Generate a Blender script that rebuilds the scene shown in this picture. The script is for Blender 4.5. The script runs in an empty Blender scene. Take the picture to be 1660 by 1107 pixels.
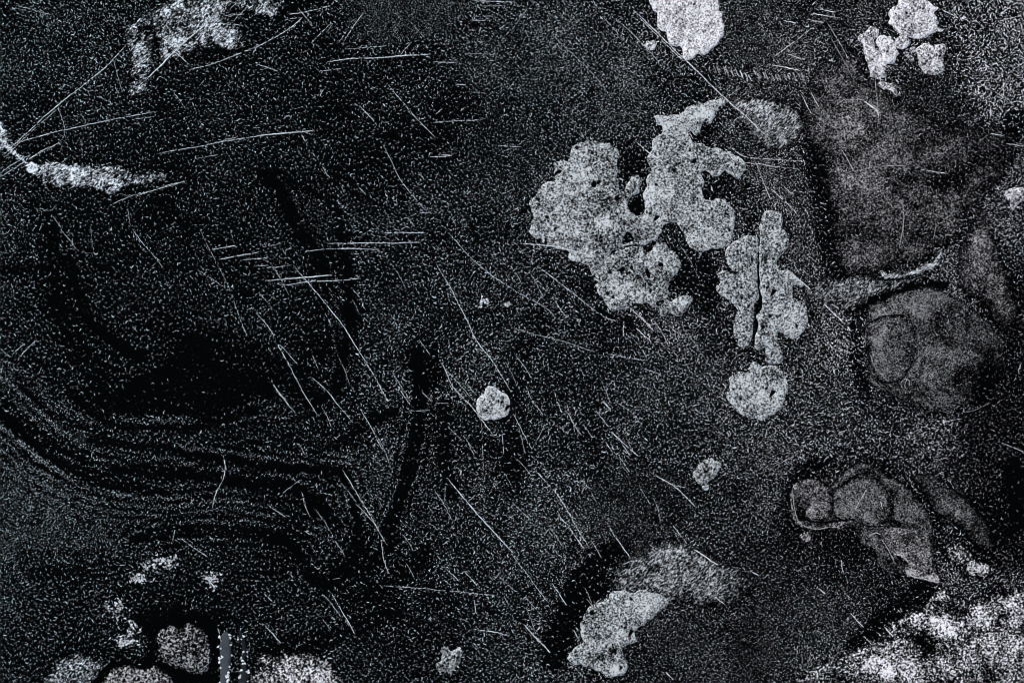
import bpy, math, random
import numpy as np
from mathutils import Vector
from mathutils.geometry import delaunay_2d_cdt

# ------------------------------------------------------------------ camera, sky, sun, exposure
scene = bpy.context.scene
C = scene.collection
cam_data = bpy.data.cameras.new('camera')
cam_data.lens = 50.0
cam_data.sensor_width = 36.0
cam_data.clip_start = 0.05
cam_data.clip_end = 200.0
cam = bpy.data.objects.new('camera', cam_data)
cam.location = (0.0, 0.0, 1.66 * 50.0 / 36.0)
cam.rotation_euler = (0.0, 0.0, 0.0)
C.objects.link(cam)
scene.camera = cam

SUN_EL, SUN_AZ = 52.0, 318.0        # degrees; light from the upper left of the slab
world = bpy.data.worlds.new('World')
scene.world = world
world.use_nodes = True
wn = world.node_tree
sky = wn.nodes.new('ShaderNodeTexSky')
sky.sky_type = 'NISHITA'
sky.sun_disc = False
sky.sun_elevation = math.radians(SUN_EL)
sky.sun_rotation = math.radians(SUN_AZ)
bg = wn.nodes['Background']
bg.inputs['Strength'].default_value = 0.09
wn.links.new(sky.outputs['Color'], bg.inputs['Color'])

sun_data = bpy.data.lights.new('sun', 'SUN')
sun_data.energy = 3.4
sun_data.angle = math.radians(0.6)
sun_data.color = (1.0, 0.965, 0.92)
sun = bpy.data.objects.new('sun', sun_data)
az, el = math.radians(SUN_AZ), math.radians(SUN_EL)
to_sun = Vector((math.sin(az) * math.cos(el), math.cos(az) * math.cos(el), math.sin(el)))
sun.rotation_euler = to_sun.to_track_quat('Z', 'Y').to_euler()
sun.location = to_sun * 5.0
C.objects.link(sun)

scene.view_settings.view_transform = 'Standard'
scene.view_settings.look = 'None'
scene.view_settings.gamma = 1.0
scene.view_settings.exposure = 0.2
scene.cycles.filter_width = 1.0

# ------------------------------------------------------------------ small maths on the slab (1 unit here = 1 mm)
rng = np.random.default_rng(41)
MM = 0.001
X0, Y0, CELL = -260.0, -230.0, 2.0
NX, NY = 1090, 784
gx = X0 + CELL * (np.arange(NX) + 0.5)
gy = Y0 + CELL * (np.arange(NY) + 0.5)


def world_xy(p):
    p = np.asarray(p, float)
    return np.stack([(p[:, 0] - 830.0) * MM, (553.5 - p[:, 1]) * MM], 1)


def lookup(grid, x, y):
    i = np.clip(((x - X0) / CELL).astype(int), 0, NX - 1)
    j = np.clip(((y - Y0) / CELL).astype(int), 0, NY - 1)
    return grid[j, i]


_lat = rng.random((64, 64))


def vnoise(x, y, s, ox=0.0, oy=0.0):
    """smooth value noise 0..1 with cells of s mm"""
    u, v = x / s + ox, y / s + oy
    i, j = np.floor(u).astype(int), np.floor(v).astype(int)
    a, b = u - i, v - j
    a, b = a * a * (3 - 2 * a), b * b * (3 - 2 * b)
    g = lambda q, r: _lat[r % 64, q % 64]
    return (g(i, j) * (1 - a) + g(i + 1, j) * a) * (1 - b) + (g(i, j + 1) * (1 - a) + g(i + 1, j + 1) * a) * b


def fnoise(x, y, s, ox=0.0, oy=0.0):
    return 0.55 * vnoise(x, y, s, ox, oy) + 0.3 * vnoise(x, y, s * 0.47, oy + 7, ox + 3) + 0.15 * vnoise(x, y, s * 0.21, ox + 19, oy + 11)


def seg_dist(x, y, pts, closed=False):
    pts = np.asarray(pts, float)
    if closed:
        pts = np.vstack([pts, pts[:1]])
    d = np.full(x.shape, 1e9)
    for (ax, ay), (bx, by) in zip(pts[:-1], pts[1:]):
        dx, dy = bx - ax, by - ay
        L = dx * dx + dy * dy + 1e-9
        t = np.clip(((x - ax) * dx + (y - ay) * dy) / L, 0, 1)
        d = np.minimum(d, (x - ax - t * dx) ** 2 + (y - ay - t * dy) ** 2)
    return np.sqrt(d)


def inside(x, y, pts):
    pts = np.asarray(pts, float)
    r = np.zeros(x.shape, bool)
    n = len(pts)
    for k in range(n):
        ax, ay = pts[k]
        bx, by = pts[(k + 1) % n]
        if ay == by:
            continue
        c = ((ay > y) != (by > y)) & (x < (bx - ax) * (y - ay) / (by - ay) + ax)
        r ^= c
    return r


def smooth(t):
    t = np.clip(t, 0, 1)
    return t * t * (3 - 2 * t)


def window(pts, pad):
    p = np.asarray(pts, float)
    i0 = max(int((p[:, 0].min() - pad - X0) / CELL), 0)
    i1 = min(int((p[:, 0].max() + pad - X0) / CELL) + 2, NX)
    j0 = max(int((p[:, 1].min() - pad - Y0) / CELL), 0)
    j1 = min(int((p[:, 1].max() + pad - Y0) / CELL) + 2, NY)
    xx, yy = np.meshgrid(gx[i0:i1], gy[j0:j1])
    return slice(j0, j1), slice(i0, i1), xx, yy


def spline(pts, step, closed=False):
    p = np.asarray(pts, float)
    n = len(p)
    out = []
    for k in range(n if closed else n - 1):
        if closed:
            a, b, c, d = p[k - 1], p[k], p[(k + 1) % n], p[(k + 2) % n]
        else:
            a, b, c, d = p[max(k - 1, 0)], p[k], p[k + 1], p[min(k + 2, n - 1)]
        m = max(int(math.hypot(*(c - b)) / step), 1)
        for t in np.arange(m) / m:
            out.append(0.5 * (2 * b + (c - a) * t + (2 * a - 5 * b + 4 * c - d) * t * t + (3 * b - a - 3 * c + d) * t ** 3))
    if not closed:
        out.append(p[-1])
    return np.array(out)


# ------------------------------------------------------------------ materials
def new_mat(name):
    m = bpy.data.materials.new(name)
    m.use_nodes = True
    nt = m.node_tree
    b = nt.nodes['Principled BSDF']
    b.inputs['Roughness'].default_value = 0.9
    b.inputs['Specular IOR Level'].default_value = 0.0
    return m, nt, b


def nd(nt, t, **kw):
    n = nt.nodes.new(t)
    for k, v in kw.items():
        setattr(n, k, v)
    return n


def noise(nt, vec, scale, detail=2.0, rough=0.6, dist=0.0):
    n = nd(nt, 'ShaderNodeTexNoise')
    n.inputs['Scale'].default_value = scale
    n.inputs['Detail'].default_value = detail
    n.inputs['Roughness'].default_value = rough
    n.inputs['Distortion'].default_value = dist
    nt.links.new(vec, n.inputs['Vector'])
    return n.outputs['Fac']


def math_node(nt, op, a, b, clamp=False):
    n = nd(nt, 'ShaderNodeMath', operation=op, use_clamp=clamp)
    for i, v in enumerate((a, b)):
        if isinstance(v, (int, float)):
            n.inputs[i].default_value = v
        else:
            nt.links.new(v, n.inputs[i])
    return n.outputs[0]


def mix_col(nt, fac, a, b):
    n = nd(nt, 'ShaderNodeMix', data_type='RGBA')
    for i, v in ((0, fac), (6, a), (7, b)):
        if isinstance(v, (int, float)):
            n.inputs[i].default_value = v
        elif isinstance(v, tuple):
            n.inputs[i].default_value = (*v, 1.0)
        else:
            nt.links.new(v, n.inputs[i])
    return n.outputs[2]


BLACK = (0.0010, 0.0012, 0.0013)


def crust_mat(name, pale, dark=BLACK, scale=330.0, gain=3.6, bump=0.35, streak=None, mid=0.0, pits=False):
    """grainy crust: pale grains stand on a black bed, how closely is the mesh attribute 'cover'"""
    m, nt, b = new_mat(name)
    tc = nd(nt, 'ShaderNodeTexCoord')
    vec = tc.outputs['Object']
    if streak:
        mr = nd(nt, 'ShaderNodeMapping')
        mr.inputs['Rotation'].default_value = (0, 0, math.radians(-streak[0]))
        nt.links.new(vec, mr.inputs['Vector'])
        mp = nd(nt, 'ShaderNodeMapping')
        mp.inputs['Scale'].default_value = (streak[1], 1.0, 1.0)
        nt.links.new(mr.outputs['Vector'], mp.inputs['Vector'])
        gvec = mp.outputs['Vector']
    else:
        gvec = vec
    n1 = noise(nt, gvec, scale, 2.0, 0.65, 0.4)
    n2 = noise(nt, vec, scale * 0.14, 3.0, 0.6)
    cov = nd(nt, 'ShaderNodeAttribute', attribute_name='cover').outputs['Fac']
    a = math_node(nt, 'MULTIPLY', math_node(nt, 'SUBTRACT', n1, 0.5), gain)
    c = math_node(nt, 'MULTIPLY', math_node(nt, 'SUBTRACT', n2, 0.5), 0.9)
    lev = math_node(nt, 'SUBTRACT', math_node(nt, 'MULTIPLY', cov, 1.7), 0.4 - mid)
    f = math_node(nt, 'ADD', math_node(nt, 'ADD', a, c), lev, True)
    f = math_node(nt, 'MULTIPLY', math_node(nt, 'POWER', f, 1.4), math_node(nt, 'MULTIPLY', cov, 10.0, True))
    if pits:
        n4 = noise(nt, vec, 62.0, 1.0, 0.5)
        f = math_node(nt, 'MULTIPLY', f, math_node(nt, 'SUBTRACT', 1.0, math_node(nt, 'MULTIPLY', math_node(nt, 'SUBTRACT', n4, 0.655), 14.0, True)))
    tint = mix_col(nt, n2, tuple(v * 0.92 for v in pale), tuple(min(v * 1.1, 0.86) for v in pale))
    col = mix_col(nt, f, dark, tint)
    nt.links.new(col, b.inputs['Base Color'])
    bp = nd(nt, 'ShaderNodeBump')
    bp.inputs['Strength'].default_value = bump
    bp.inputs['Distance'].default_value = 0.0012
    nt.links.new(n1, bp.inputs['Height'])
    nt.links.new(bp.outputs['Normal'], b.inputs['Normal'])
    return m


def fleck_mat(name, ca, cb):
    m, nt, b = new_mat(name)
    t = nd(nt, 'ShaderNodeAttribute', attribute_name='tone').outputs['Fac']
    h = nd(nt, 'ShaderNodeAttribute', attribute_name='hue').outputs['Fac']
    col = mix_col(nt, h, ca, cb)
    col2 = mix_col(nt, t, BLACK, col)
    nt.links.new(col2, b.inputs['Base Color'])
    return m


def scratch_mat(name):
    m, nt, b = new_mat(name)
    tc = nd(nt, 'ShaderNodeTexCoord').outputs['Object']
    n1 = noise(nt, tc, 420.0, 1.0)
    t = nd(nt, 'ShaderNodeAttribute', attribute_name='tone').outputs['Fac']
    f = math_node(nt, 'MULTIPLY', math_node(nt, 'ADD', math_node(nt, 'MULTIPLY', math_node(nt, 'SUBTRACT', n1, 0.42), 3.2), 0.62, True), t)
    h = nd(nt, 'ShaderNodeAttribute', attribute_name='hue').outputs['Fac']
    nt.links.new(mix_col(nt, f, BLACK, mix_col(nt, h, (0.64, 0.70, 0.73), (0.71, 0.70, 0.72))), b.inputs['Base Color'])
    return m


M_COOL = crust_mat('pale_crust', (0.50, 0.53, 0.54), gain=3.6, mid=0.10, pits=True)
M_WHITE = crust_mat('white_crust', (0.72, 0.71, 0.735), scale=350.0, gain=3.3, mid=0.06)
M_FILM = crust_mat('grey_film', (0.46, 0.44, 0.45), scale=400.0, gain=3.6, bump=0.2, mid=0.08)
M_FILMD = crust_mat('dim_film', (0.30, 0.30, 0.305), scale=420.0, gain=3.4, bump=0.2, mid=0.12)
M_STREAK = crust_mat('streaked_film', (0.60, 0.62, 0.64), scale=440.0, gain=4.2, bump=0.25, streak=(40.0, 0.5))
M_BLEACH = crust_mat('bleached_crust', (0.70, 0.69, 0.715), scale=290.0, gain=4.8, bump=0.4, mid=-0.02)
M_POWDER = crust_mat('powder', (0.68, 0.74, 0.79), scale=430.0, gain=5.0, bump=0.3, streak=(38.0, 0.55))
M_STONE = crust_mat('grey_stone', (0.40, 0.40, 0.41), scale=260.0, gain=5.0, bump=0.8, mid=0.02)
M_SLIVER = crust_mat('smooth_sliver', (0.05, 0.057, 0.066), dark=(0.012, 0.014, 0.017), scale=90.0, gain=1.0, bump=0.05)
M_FLECK = fleck_mat('pale_fleck', (0.62, 0.70, 0.73), (0.72, 0.70, 0.73))
M_SCRATCH = scratch_mat('pale_scratch')

m, nt, b = new_mat('black_slab')
tc = nd(nt, 'ShaderNodeTexCoord').outputs['Object']
n1 = noise(nt, tc, 260.0, 2.0, 0.6, 0.6)
n2 = noise(nt, tc, 9.0, 3.0, 0.6)
spk = math_node(nt, 'MULTIPLY', math_node(nt, 'SUBTRACT', n1, 0.645), 7.0, True)
spk = math_node(nt, 'MULTIPLY', spk, math_node(nt, 'MULTIPLY', math_node(nt, 'SUBTRACT', n2, 0.36), 0.9, True))
nt.links.new(mix_col(nt, spk, BLACK, (0.30, 0.33, 0.35)), b.inputs['Base Color'])
bp = nd(nt, 'ShaderNodeBump')
bp.inputs['Strength'].default_value = 0.2
bp.inputs['Distance'].default_value = 0.001
nt.links.new(n1, bp.inputs['Height'])
nt.links.new(bp.outputs['Normal'], b.inputs['Normal'])
M_SLAB = m


# ------------------------------------------------------------------ objects
def tag(o, label=None, cat=None, group=None, kind=None):
    if label: o['label'] = label
    if cat: o['category'] = cat
    if group: o['group'] = group
    if kind: o['kind'] = kind
    return o


def link_mesh(name, verts, faces, mat, parent=None, attrs=None, smooth_shade=True):
    me = bpy.data.meshes.new(name)
    verts = np.asarray(verts, np.float32)
    if isinstance(faces, np.ndarray):
        nf, k = faces.shape
        me.vertices.add(len(verts))
        me.vertices.foreach_set('co', verts.ravel())
        me.loops.add(nf * k)
        me.loops.foreach_set('vertex_index', faces.astype(np.int32).ravel())
        me.polygons.add(nf)
        me.polygons.foreach_set('loop_start', np.arange(0, nf * k, k, dtype=np.int32))
        me.polygons.foreach_set('loop_total', np.full(nf, k, np.int32))
        me.update(calc_edges=True)
        me.validate()
    else:
        me.from_pydata([tuple(map(float, v)) for v in verts], [], faces)
    for key, arr in (attrs or {}).items():
        at = me.attributes.new(key, 'FLOAT', 'POINT')
        at.data.foreach_set('value', np.asarray(arr, np.float32))
    me.polygons.foreach_set('use_smooth', np.full(len(me.polygons), smooth_shade))
    me.materials.append(mat)
    o = bpy.data.objects.new(name, me)
    C.objects.link(o)
    if parent is not None:
        o.parent = parent
    return o


def empty(name, x, y):
    o = bpy.data.objects.new(name, None)
    o.empty_display_size = 0.02
    wx, wy = world_xy([(x, y)])[0]
    o.location = (wx, wy, 0.0)
    C.objects.link(o)
    return o


# the slab itself: a worn block with a bevelled edge
SX, SY, SZ = 3.2, 2.6, 0.16
n = 12
ring = lambda inset, z: [(-SX + inset, -SY + inset, z), (SX - inset, -SY + inset, z), (SX - inset, SY - inset, z), (-SX + inset, SY - inset, z)]
sv = ring(0.02, 0.0) + ring(0.0, -0.02) + ring(0.0, -SZ)
sf = [(0, 1, 2, 3)] + [(4 + a, 4 + (a + 1) % 4, (a + 1) % 4, a) for a in range(4)] + [(8 + a, 8 + (a + 1) % 4, 4 + (a + 1) % 4, 4 + a) for a in range(4)] + [(11, 10, 9, 8)]
slab = link_mesh('slab', sv, sf, M_SLAB, smooth_shade=False)
tag(slab, 'black weathered slab scattered with fine pale flecks and long thin scratches', 'slab', kind='structure')

FILM = np.zeros((NY, NX), bool)
HEIGHT = np.zeros((NY, NX), np.float32)      # how high the crusts stand over the slab, mm


def ragged(pts, rough, step=3.0):
    p = spline(pts, step, True)
    t = np.roll(p, -1, 0) - np.roll(p, 1, 0)
    nrm = np.stack([t[:, 1], -t[:, 0]], 1) / (np.linalg.norm(t, axis=1)[:, None] + 1e-6)
    a = rng.random(2) * 40
    s = (np.abs(vnoise(p[:, 0], p[:, 1], 12.0, *a) - 0.5) * 2.6 - 0.4) * 1.3 + (vnoise(p[:, 0], p[:, 1], 5.0, *a[::-1]) - 0.5) * 1.5
    return p + nrm * (s * rough)[:, None]


def crust(name, pts, mat, cover=0.5, soft=6.0, thick=2.5, rough=2.0, holes=(), spots=(), blotch=0.25, blotch_s=26.0,
          grid=4.5, edge=7.0, rim=0.08, parent=None, origin=None, bumps=1.0, base=0.0):
    """A raised patch: ragged traced outline, domed towards its middle, lumpy, let into the slab.
    spots: (x, y, rx, ry, amount) lumps of thicker or thinner cover; holes are open down to the slab."""
    out = ragged(pts, rough)
    hol = [ragged(h, 0.7, 2.5) for h in holes]
    lo, hi = out.min(0), out.max(0)
    xs, ys = np.meshgrid(np.arange(lo[0], hi[0], grid), np.arange(lo[1], hi[1], grid))
    gp = np.stack([xs.ravel(), ys.ravel()], 1) + (rng.random((xs.size, 2)) - 0.5) * grid * 0.6
    keep = inside(gp[:, 0], gp[:, 1], out) & (seg_dist(gp[:, 0], gp[:, 1], out, True) > grid * 0.45)
    for h in hol:
        keep &= ~inside(gp[:, 0], gp[:, 1], h) & (seg_dist(gp[:, 0], gp[:, 1], h, True) > grid * 0.4)
    gp = gp[keep]
    allp = np.vstack([out] + hol + [gp])
    edges, k = [], 0
    for loop in [out] + hol:
        m_ = len(loop)
        edges += [(k + q, k + (q + 1) % m_) for q in range(m_)]
        k += m_
    v2, _, f2, _, _, _ = delaunay_2d_cdt([Vector(p) for p in allp], edges, [], 0, 1e-5)
    v2 = np.array([tuple(v) for v in v2])
    tri = np.array([f for f in f2 if len(f) == 3])
    cen = v2[tri].mean(1)
    ok = inside(cen[:, 0], cen[:, 1], out)
    for h in hol:
        ok &= ~inside(cen[:, 0], cen[:, 1], h)
    tri = tri[ok]
    a = v2[tri]
    area = (a[:, 1, 0] - a[:, 0, 0]) * (a[:, 2, 1] - a[:, 0, 1]) - (a[:, 1, 1] - a[:, 0, 1]) * (a[:, 2, 0] - a[:, 0, 0])
    tri[area > 0] = tri[area > 0][:, ::-1]           # y runs down in the traced points
    d = seg_dist(v2[:, 0], v2[:, 1], out, True)
    dh = d.copy()
    for h in hol:
        dh = np.minimum(dh, seg_dist(v2[:, 0], v2[:, 1], h, True))
    o1, o2 = rng.random(2) * 50
    nz = vnoise(v2[:, 0], v2[:, 1], 9.0, o1, o2) - 0.5
    n3 = vnoise(v2[:, 0], v2[:, 1], 22.0, o2, o1) - 0.5
    z = base + 0.5 + thick * np.sqrt(smooth(dh / edge)) * (0.8 + 0.5 * n3 * bumps) + nz * 0.35 * thick * bumps * smooth(dh / 4)
    z = np.maximum(z, base + 0.45)
    cv = cover + (fnoise(v2[:, 0], v2[:, 1], blotch_s, o2 + 3, o1 + 9) - 0.5) * 2.2 * blotch
    cv += rim * np.exp(-(d / 4.5) ** 2)
    for (px, py, rx, ry, am) in spots:
        q = np.sqrt(((v2[:, 0] - px) / rx) ** 2 + ((v2[:, 1] - py) / ry) ** 2) + (fnoise(v2[:, 0], v2[:, 1], 14.0, o1, o2 + 5) - 0.5) * 1.5
        cv += am * (0.75 if am > 0 else 0.65) * smooth((1.3 - q) / 0.8)
    cv = np.clip(cv, 0, 1.2) * (smooth((d + 0.6) / soft) if soft > 0 else 1.0)
    # skirt: the rim goes down into the slab
    cnt = {}
    for t in tri:
        for q in range(3):
            e = (int(t[q]), int(t[(q + 1) % 3]))
            cnt[e] = 1
    border = [e for e in cnt if (e[1], e[0]) not in cnt]
    low = {}
    verts = [tuple(p) for p in v2]
    zz = list(z)
    cc = list(cv)
    faces = [tuple(int(q) for q in t) for t in tri]
    for (p, q) in border:
        for r in (p, q):
            if r not in low:
                low[r] = len(verts)
                verts.append(tuple(v2[r]))
                zz.append(base - 0.8)
                cc.append(cv[r] * 0.9)
        faces.append((q, p, low[p], low[q]))
    wxy = world_xy(verts)
    V = np.column_stack([wxy, np.array(zz) * MM])
    if origin is None and parent is not None:
        pl = parent.location
        V[:, 0] -= pl.x; V[:, 1] -= pl.y
    elif parent is None:
        c0 = world_xy([out.mean(0)])[0]
        V[:, 0] -= c0[0]; V[:, 1] -= c0[1]
    ob = link_mesh(name, V, faces, mat, parent, {'cover': np.array(cc)})
    if parent is None:
        ob.location = (c0[0], c0[1], 0.0)
    # remember the height for what lies on top
    J, I, xx, yy = window(out, 2)
    ins = inside(xx, yy, out)
    for h in hol:
        ins &= ~inside(xx, yy, h)
    sub = HEIGHT[J, I]
    hz = np.where(ins, base + 0.5 + thick * 1.05, 0)
    sub[:] = np.maximum(sub, hz)
    fm = FILM[J, I]
    fm[:] = (fm | ins) if mat.name in ('grey_film', 'dim_film', 'streaked_film', 'powder') else (fm & ~ins)
    return ob


def patch(name, label, cat, pts, mat, group=None, **kw):
    o = crust(name, pts, mat, **kw)
    return tag(o, label, cat, group)


def oval(x, y, rx, ry, n=12, a=0.0):
    return [(x + rx * math.cos(t) * math.cos(a) - ry * math.sin(t) * math.sin(a), y + rx * math.cos(t) * math.sin(a) + ry * math.sin(t) * math.cos(a))
            for t in np.linspace(0, 2 * math.pi, n, endpoint=False)]


PALE = 'pale crust patches on the black slab'

# --- the largest crust: three grown-together lobes
big = empty('crust_patch', 1040, 350)
tag(big, 'largest pale crust, branching, with dark drop-shaped holes, right of the middle', 'crust', PALE)
A = [(943,231),(960,229),(977,233),(989,230),(993,240),(1001,243),(1003,251),(1000,260),(1000,275),(1000,287),(1002,296),(1002,309),(1011,310),
     (1017,297),(1025,286),(1034,286),(1036,291),(1041,289),(1037,305),(1034,315),(1022,322),(1018,333),(1020,343),(1028,350),(1037,351),(1044,346),
     (1052,350),(1062,356),(1072,362),(1070,378),(1060,390),(1048,396),(1034,398),(1014,398),(1004,403),(990,408),(984,420),(966,443),(961,446),(957,438),(955,429),(931,423),
     (922,417),(921,407),(900,402),(878,393),(876,387),(866,385),(858,376),(862,368),(864,354),(862,340),(858,331),(866,320),(876,306),(888,296),
     (898,293),(900,287),(899,277),(900,265),(914,260),(921,261),(925,251),(929,238)]
crust('lobe', A, M_COOL, cover=0.44, soft=0, thick=1.56, holes=[[(1010,386),(1020,376),(1028,388),(1022,392),(1010,396)], oval(963,299,4.5,5)],
      spots=[(980,365,13,14,0.3), (940,290,26,40,0.14), (930,375,30,14,0.1), (940,410,24,12,0.25), (985,320,40,30,-0.12), (1040,370,30,18,-0.08), (985,395,30,16,-0.14), (972,255,14,8,-0.1)],
      parent=big, blotch=0.13)
B = [(1061,189),(1067,203),(1074,205),(1070,218),(1058,229),(1054,243),(1049,256),(1054,271),(1054,281),(1048,292),(1048,306),(1042,313),(1045,328),
     (1045,346),(1050,353),(1060,358),(1070,368),(1081,365),(1093,360),(1102,367),(1110,378),(1114,390),(1118,400),(1131,408),(1134,416),(1139,409),(1156,405),
     (1170,402),(1183,398),(1189,384),(1190,362),(1191,347),(1177,326),(1161,322),(1144,324),(1139,311),(1142,294),(1137,281),(1147,277),(1154,284),(1164,286),(1172,280),
     (1175,277),(1184,283),(1189,289),(1196,291),(1204,285),(1209,271),(1201,257),(1191,250),(1184,245),(1171,245),(1168,241),(1159,238),(1150,239),
     (1136,233),(1127,232),(1121,226),(1117,216),(1119,213),(1128,220),(1135,215),(1136,208),(1141,200),(1154,199),(1159,185),(1167,180),(1166,175),(1176,168),
     (1183,163),(1176,160),(1164,160),(1135,168),(1115,174),(1104,184),(1093,187),(1080,189),(1074,188)]
crust('lobe', B, M_COOL, cover=0.47, soft=0, thick=1.80, holes=[oval(1091,277,2.6,2.6)],
      spots=[(1145,185,26,14,0.28), (1074,203,18,16,0.2), (1065,315,25,14,0.2), (1110,255,30,30,0.02), (1120,265,24,8,-0.14), (1175,270,16,8,-0.1), (1150,390,38,18,0.08), (1090,340,25,18,-0.05)],
      parent=big, blotch=0.12)
Cc = [(966,442),(964,463),(975,483),(985,494),(988,500),(993,504),(1002,501),(1019,500),(1023,490),(1035,492),(1050,492),(1060,500),(1068,502),(1070,513),
      (1079,513),(1085,508),(1098,513),(1110,508),(1120,494),(1122,483),(1108,479),(1097,483),(1087,488),(1082,484),(1085,471),(1086,456),(1093,446),(1102,434),
      (1101,421),(1097,411),(1085,405),(1081,396),(1070,393),(1060,398),(1057,405),(1044,407),(1039,400),(1028,399),(1010,402),(996,409),(984,418),(976,430)]
crust('lobe', Cc, M_COOL, cover=0.4, soft=0, thick=1.38, holes=[oval(1071,429,4.5,4), oval(1050,442,3.4,9, a=-0.25), oval(1008,438,6,4, a=-0.4), oval(994,482,2.6,2.6), oval(1074,489,2.5,2.3)],
      spots=[(1005,478,16,8,0.2), (995,462,30,9,0.15), (1062,420,22,14,0.12), (1050,480,30,10,0.14), (1100,496,20,12,0.14), (1005,430,30,20,-0.1), (1035,470,20,14,-0.06)],
      parent=big, blotch=0.13)

# --- split crust right of it
sp = empty('crust_patch', 1230, 470)
tag(sp, 'tall pale crust split down its length by a narrow dark crack', 'crust', PALE)
D1 = [(1175,409),(1182,398),(1193,390),(1212,382),(1228,385),(1230,397),(1228,430),(1227,460),(1230,480),(1223,497),(1222,517),(1218,547),(1212,561),(1203,565),
      (1195,559),(1197,549),(1190,544),(1190,517),(1197,500),(1180,485),(1167,479),(1161,464),(1167,459),(1164,444),(1173,438),(1187,445),(1188,440),(1182,430)]
D2 = [(1232,390),(1232,363),(1240,345),(1257,343),(1269,352),(1267,367),(1274,377),(1279,392),(1270,410),(1259,424),(1264,437),(1284,442),(1297,457),(1304,462),(1285,465),
      (1287,487),(1300,489),(1309,504),(1307,527),(1297,544),(1282,549),(1264,539),(1260,551),(1269,574),(1268,586),(1254,590),(1241,587),(1240,564),(1232,568),(1224,564),
      (1225,547),(1230,527),(1227,514),(1235,497),(1237,484),(1232,470),(1232,440),(1230,407)]
crust('lobe', D1, M_COOL, cover=0.44, soft=0, thick=1.5, parent=sp, blotch=0.1, rough=1.3, holes=[oval(1194,461,2,2.2)])
crust('lobe', D2, M_COOL, cover=0.45, soft=0, thick=1.5, parent=sp, blotch=0.1, rough=1.3, spots=[(1284,515,22,26,0.1), (1239,410,6,26,-0.2), (1240,530,7,30,-0.18), (1250,395,14,14,0.12), (1285,450,16,10,0.1)])
E = [(1218,589),(1227,591),(1237,594),(1257,593),(1270,607),(1278,626),(1272,648),(1264,664),(1247,676),(1227,680),(1203,673),(1187,658),(1178,644),(1183,631),(1183,614),(1197,603),(1210,603)]
patch('crust_patch', 'round pale crust hanging below the tall split crust', 'crust', E, M_COOL, PALE, cover=0.5, soft=0, thick=1.80, blotch=0.1,
      spots=[(1255,605,22,14,-0.12), (1205,620,16,14,0.12)])
F = [(789,629),(800,626),(812,634),(823,641),(826,658),(824,671),(812,678),(797,681),(781,677),(773,661),(775,644),(784,637)]
patch('crust_patch', 'small lone round pale crust near the middle of the slab', 'crust', F, M_COOL, PALE, cover=0.46, soft=0, thick=1.5, rim=0.35, blotch=0.14, rough=2.4, grid=3.5)
G = [(1124,767),(1137,750),(1151,742),(1164,750),(1166,764),(1154,777),(1141,787),(1127,782)]
patch('crust_patch', 'small faint worn-through crust below the round pale crust', 'crust', G, M_COOL, PALE, cover=0.34, soft=0, thick=1.5, blotch=0.3, rim=0.12, rough=3.0, blotch_s=12,
      spots=[(1133,768,9,14,0.2), (1160,756,6,9,0.2), (1147,768,6,10,-0.3)], grid=3.5)
patch('crust_grain', 'tiny pale grain touching the underside of a small worn crust', 'crust', oval(1144,790,5,4.5,9), M_COOL, cover=0.5, soft=0, grid=2.5, thick=0.96, rough=1)
H = [(717,1051),(730,1054),(746,1048),(744,1074),(731,1091),(717,1089),(706,1076),(716,1068)]
patch('crust_patch', 'small ragged pale crust standing alone near the bottom edge', 'crust', H, M_COOL, PALE, cover=0.42, soft=0, thick=1.5, blotch=0.2, rough=3.0, grid=3.5)
I_ = [(986,972),(991,961),(1009,954),(1025,959),(1038,953),(1056,958),(1067,963),(1080,967),(1083,980),(1069,992),(1056,1003),(1038,1014),(1027,1023),(1034,1038),
      (1020,1045),(1007,1052),(1016,1074),(1012,1092),(989,1098),(973,1088),(953,1081),(922,1070),(929,1054),(945,1038),(940,1029),(941,1016),(947,998),(962,978)]
patch('crust_patch', 'large pale knobbly crust at the bottom beside a black bare patch', 'crust', I_, M_COOL, PALE, cover=0.44, soft=0, thick=2.16, blotch=0.22, blotch_s=20,
      spots=[(1050,975,26,14,0.2), (1035,1000,24,12,0.18), (985,1010,30,20,0.02), (976,1064,9,8,-0.5), (995,1052,12,8,-0.5), (994,1080,18,11,0.22), (948,1005,9,16,-0.12)])
J_ = [(985,940),(1003,911),(1025,894),(1056,878),(1078,873),(1105,874),(1126,882),(1160,902),(1200,920),(1225,945),(1200,975),(1150,985),(1110,975),(1090,985),(1060,970),(1030,962),(1000,962)]
patch('grey_film', 'grey fan-shaped film with slanting streaks above the knobbly bottom crust', 'film', J_, M_STREAK, cover=0.33, soft=20, thick=0.6, blotch=0.16, rough=4,
      spots=[(1095,893,46,16,0.14), (1130,912,30,12,0.12), (1055,922,30,10,-0.12), (1190,960,50,36,-0.12), (1060,890,20,10,0.1), (1010,915,14,20,0.06)])
K = [(1048,-45),(1053,0),(1058,14),(1065,22),(1066,36),(1071,51),(1080,53),(1083,67),(1090,74),(1101,76),(1107,85),(1111,97),(1119,99),(1128,90),(1143,89),(1152,80),
     (1168,67),(1173,52),(1176,45),(1171,32),(1168,14),(1163,0),(1150,-50),(1100,-62)]
patch('crust_patch', 'big white rounded crust cut off by the top edge right of centre', 'crust', K, M_WHITE, PALE, cover=0.6, soft=0, thick=2.04, blotch=0.07, rough=2.4)
L = [(1044,75),(1054,66),(1065,70),(1062,80),(1054,83)]
patch('crust_patch', 'tiny white crust just left of the big white top crust', 'crust', L, M_WHITE, PALE, cover=0.52, soft=0, grid=3, thick=1.20, rough=1.5)
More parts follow.
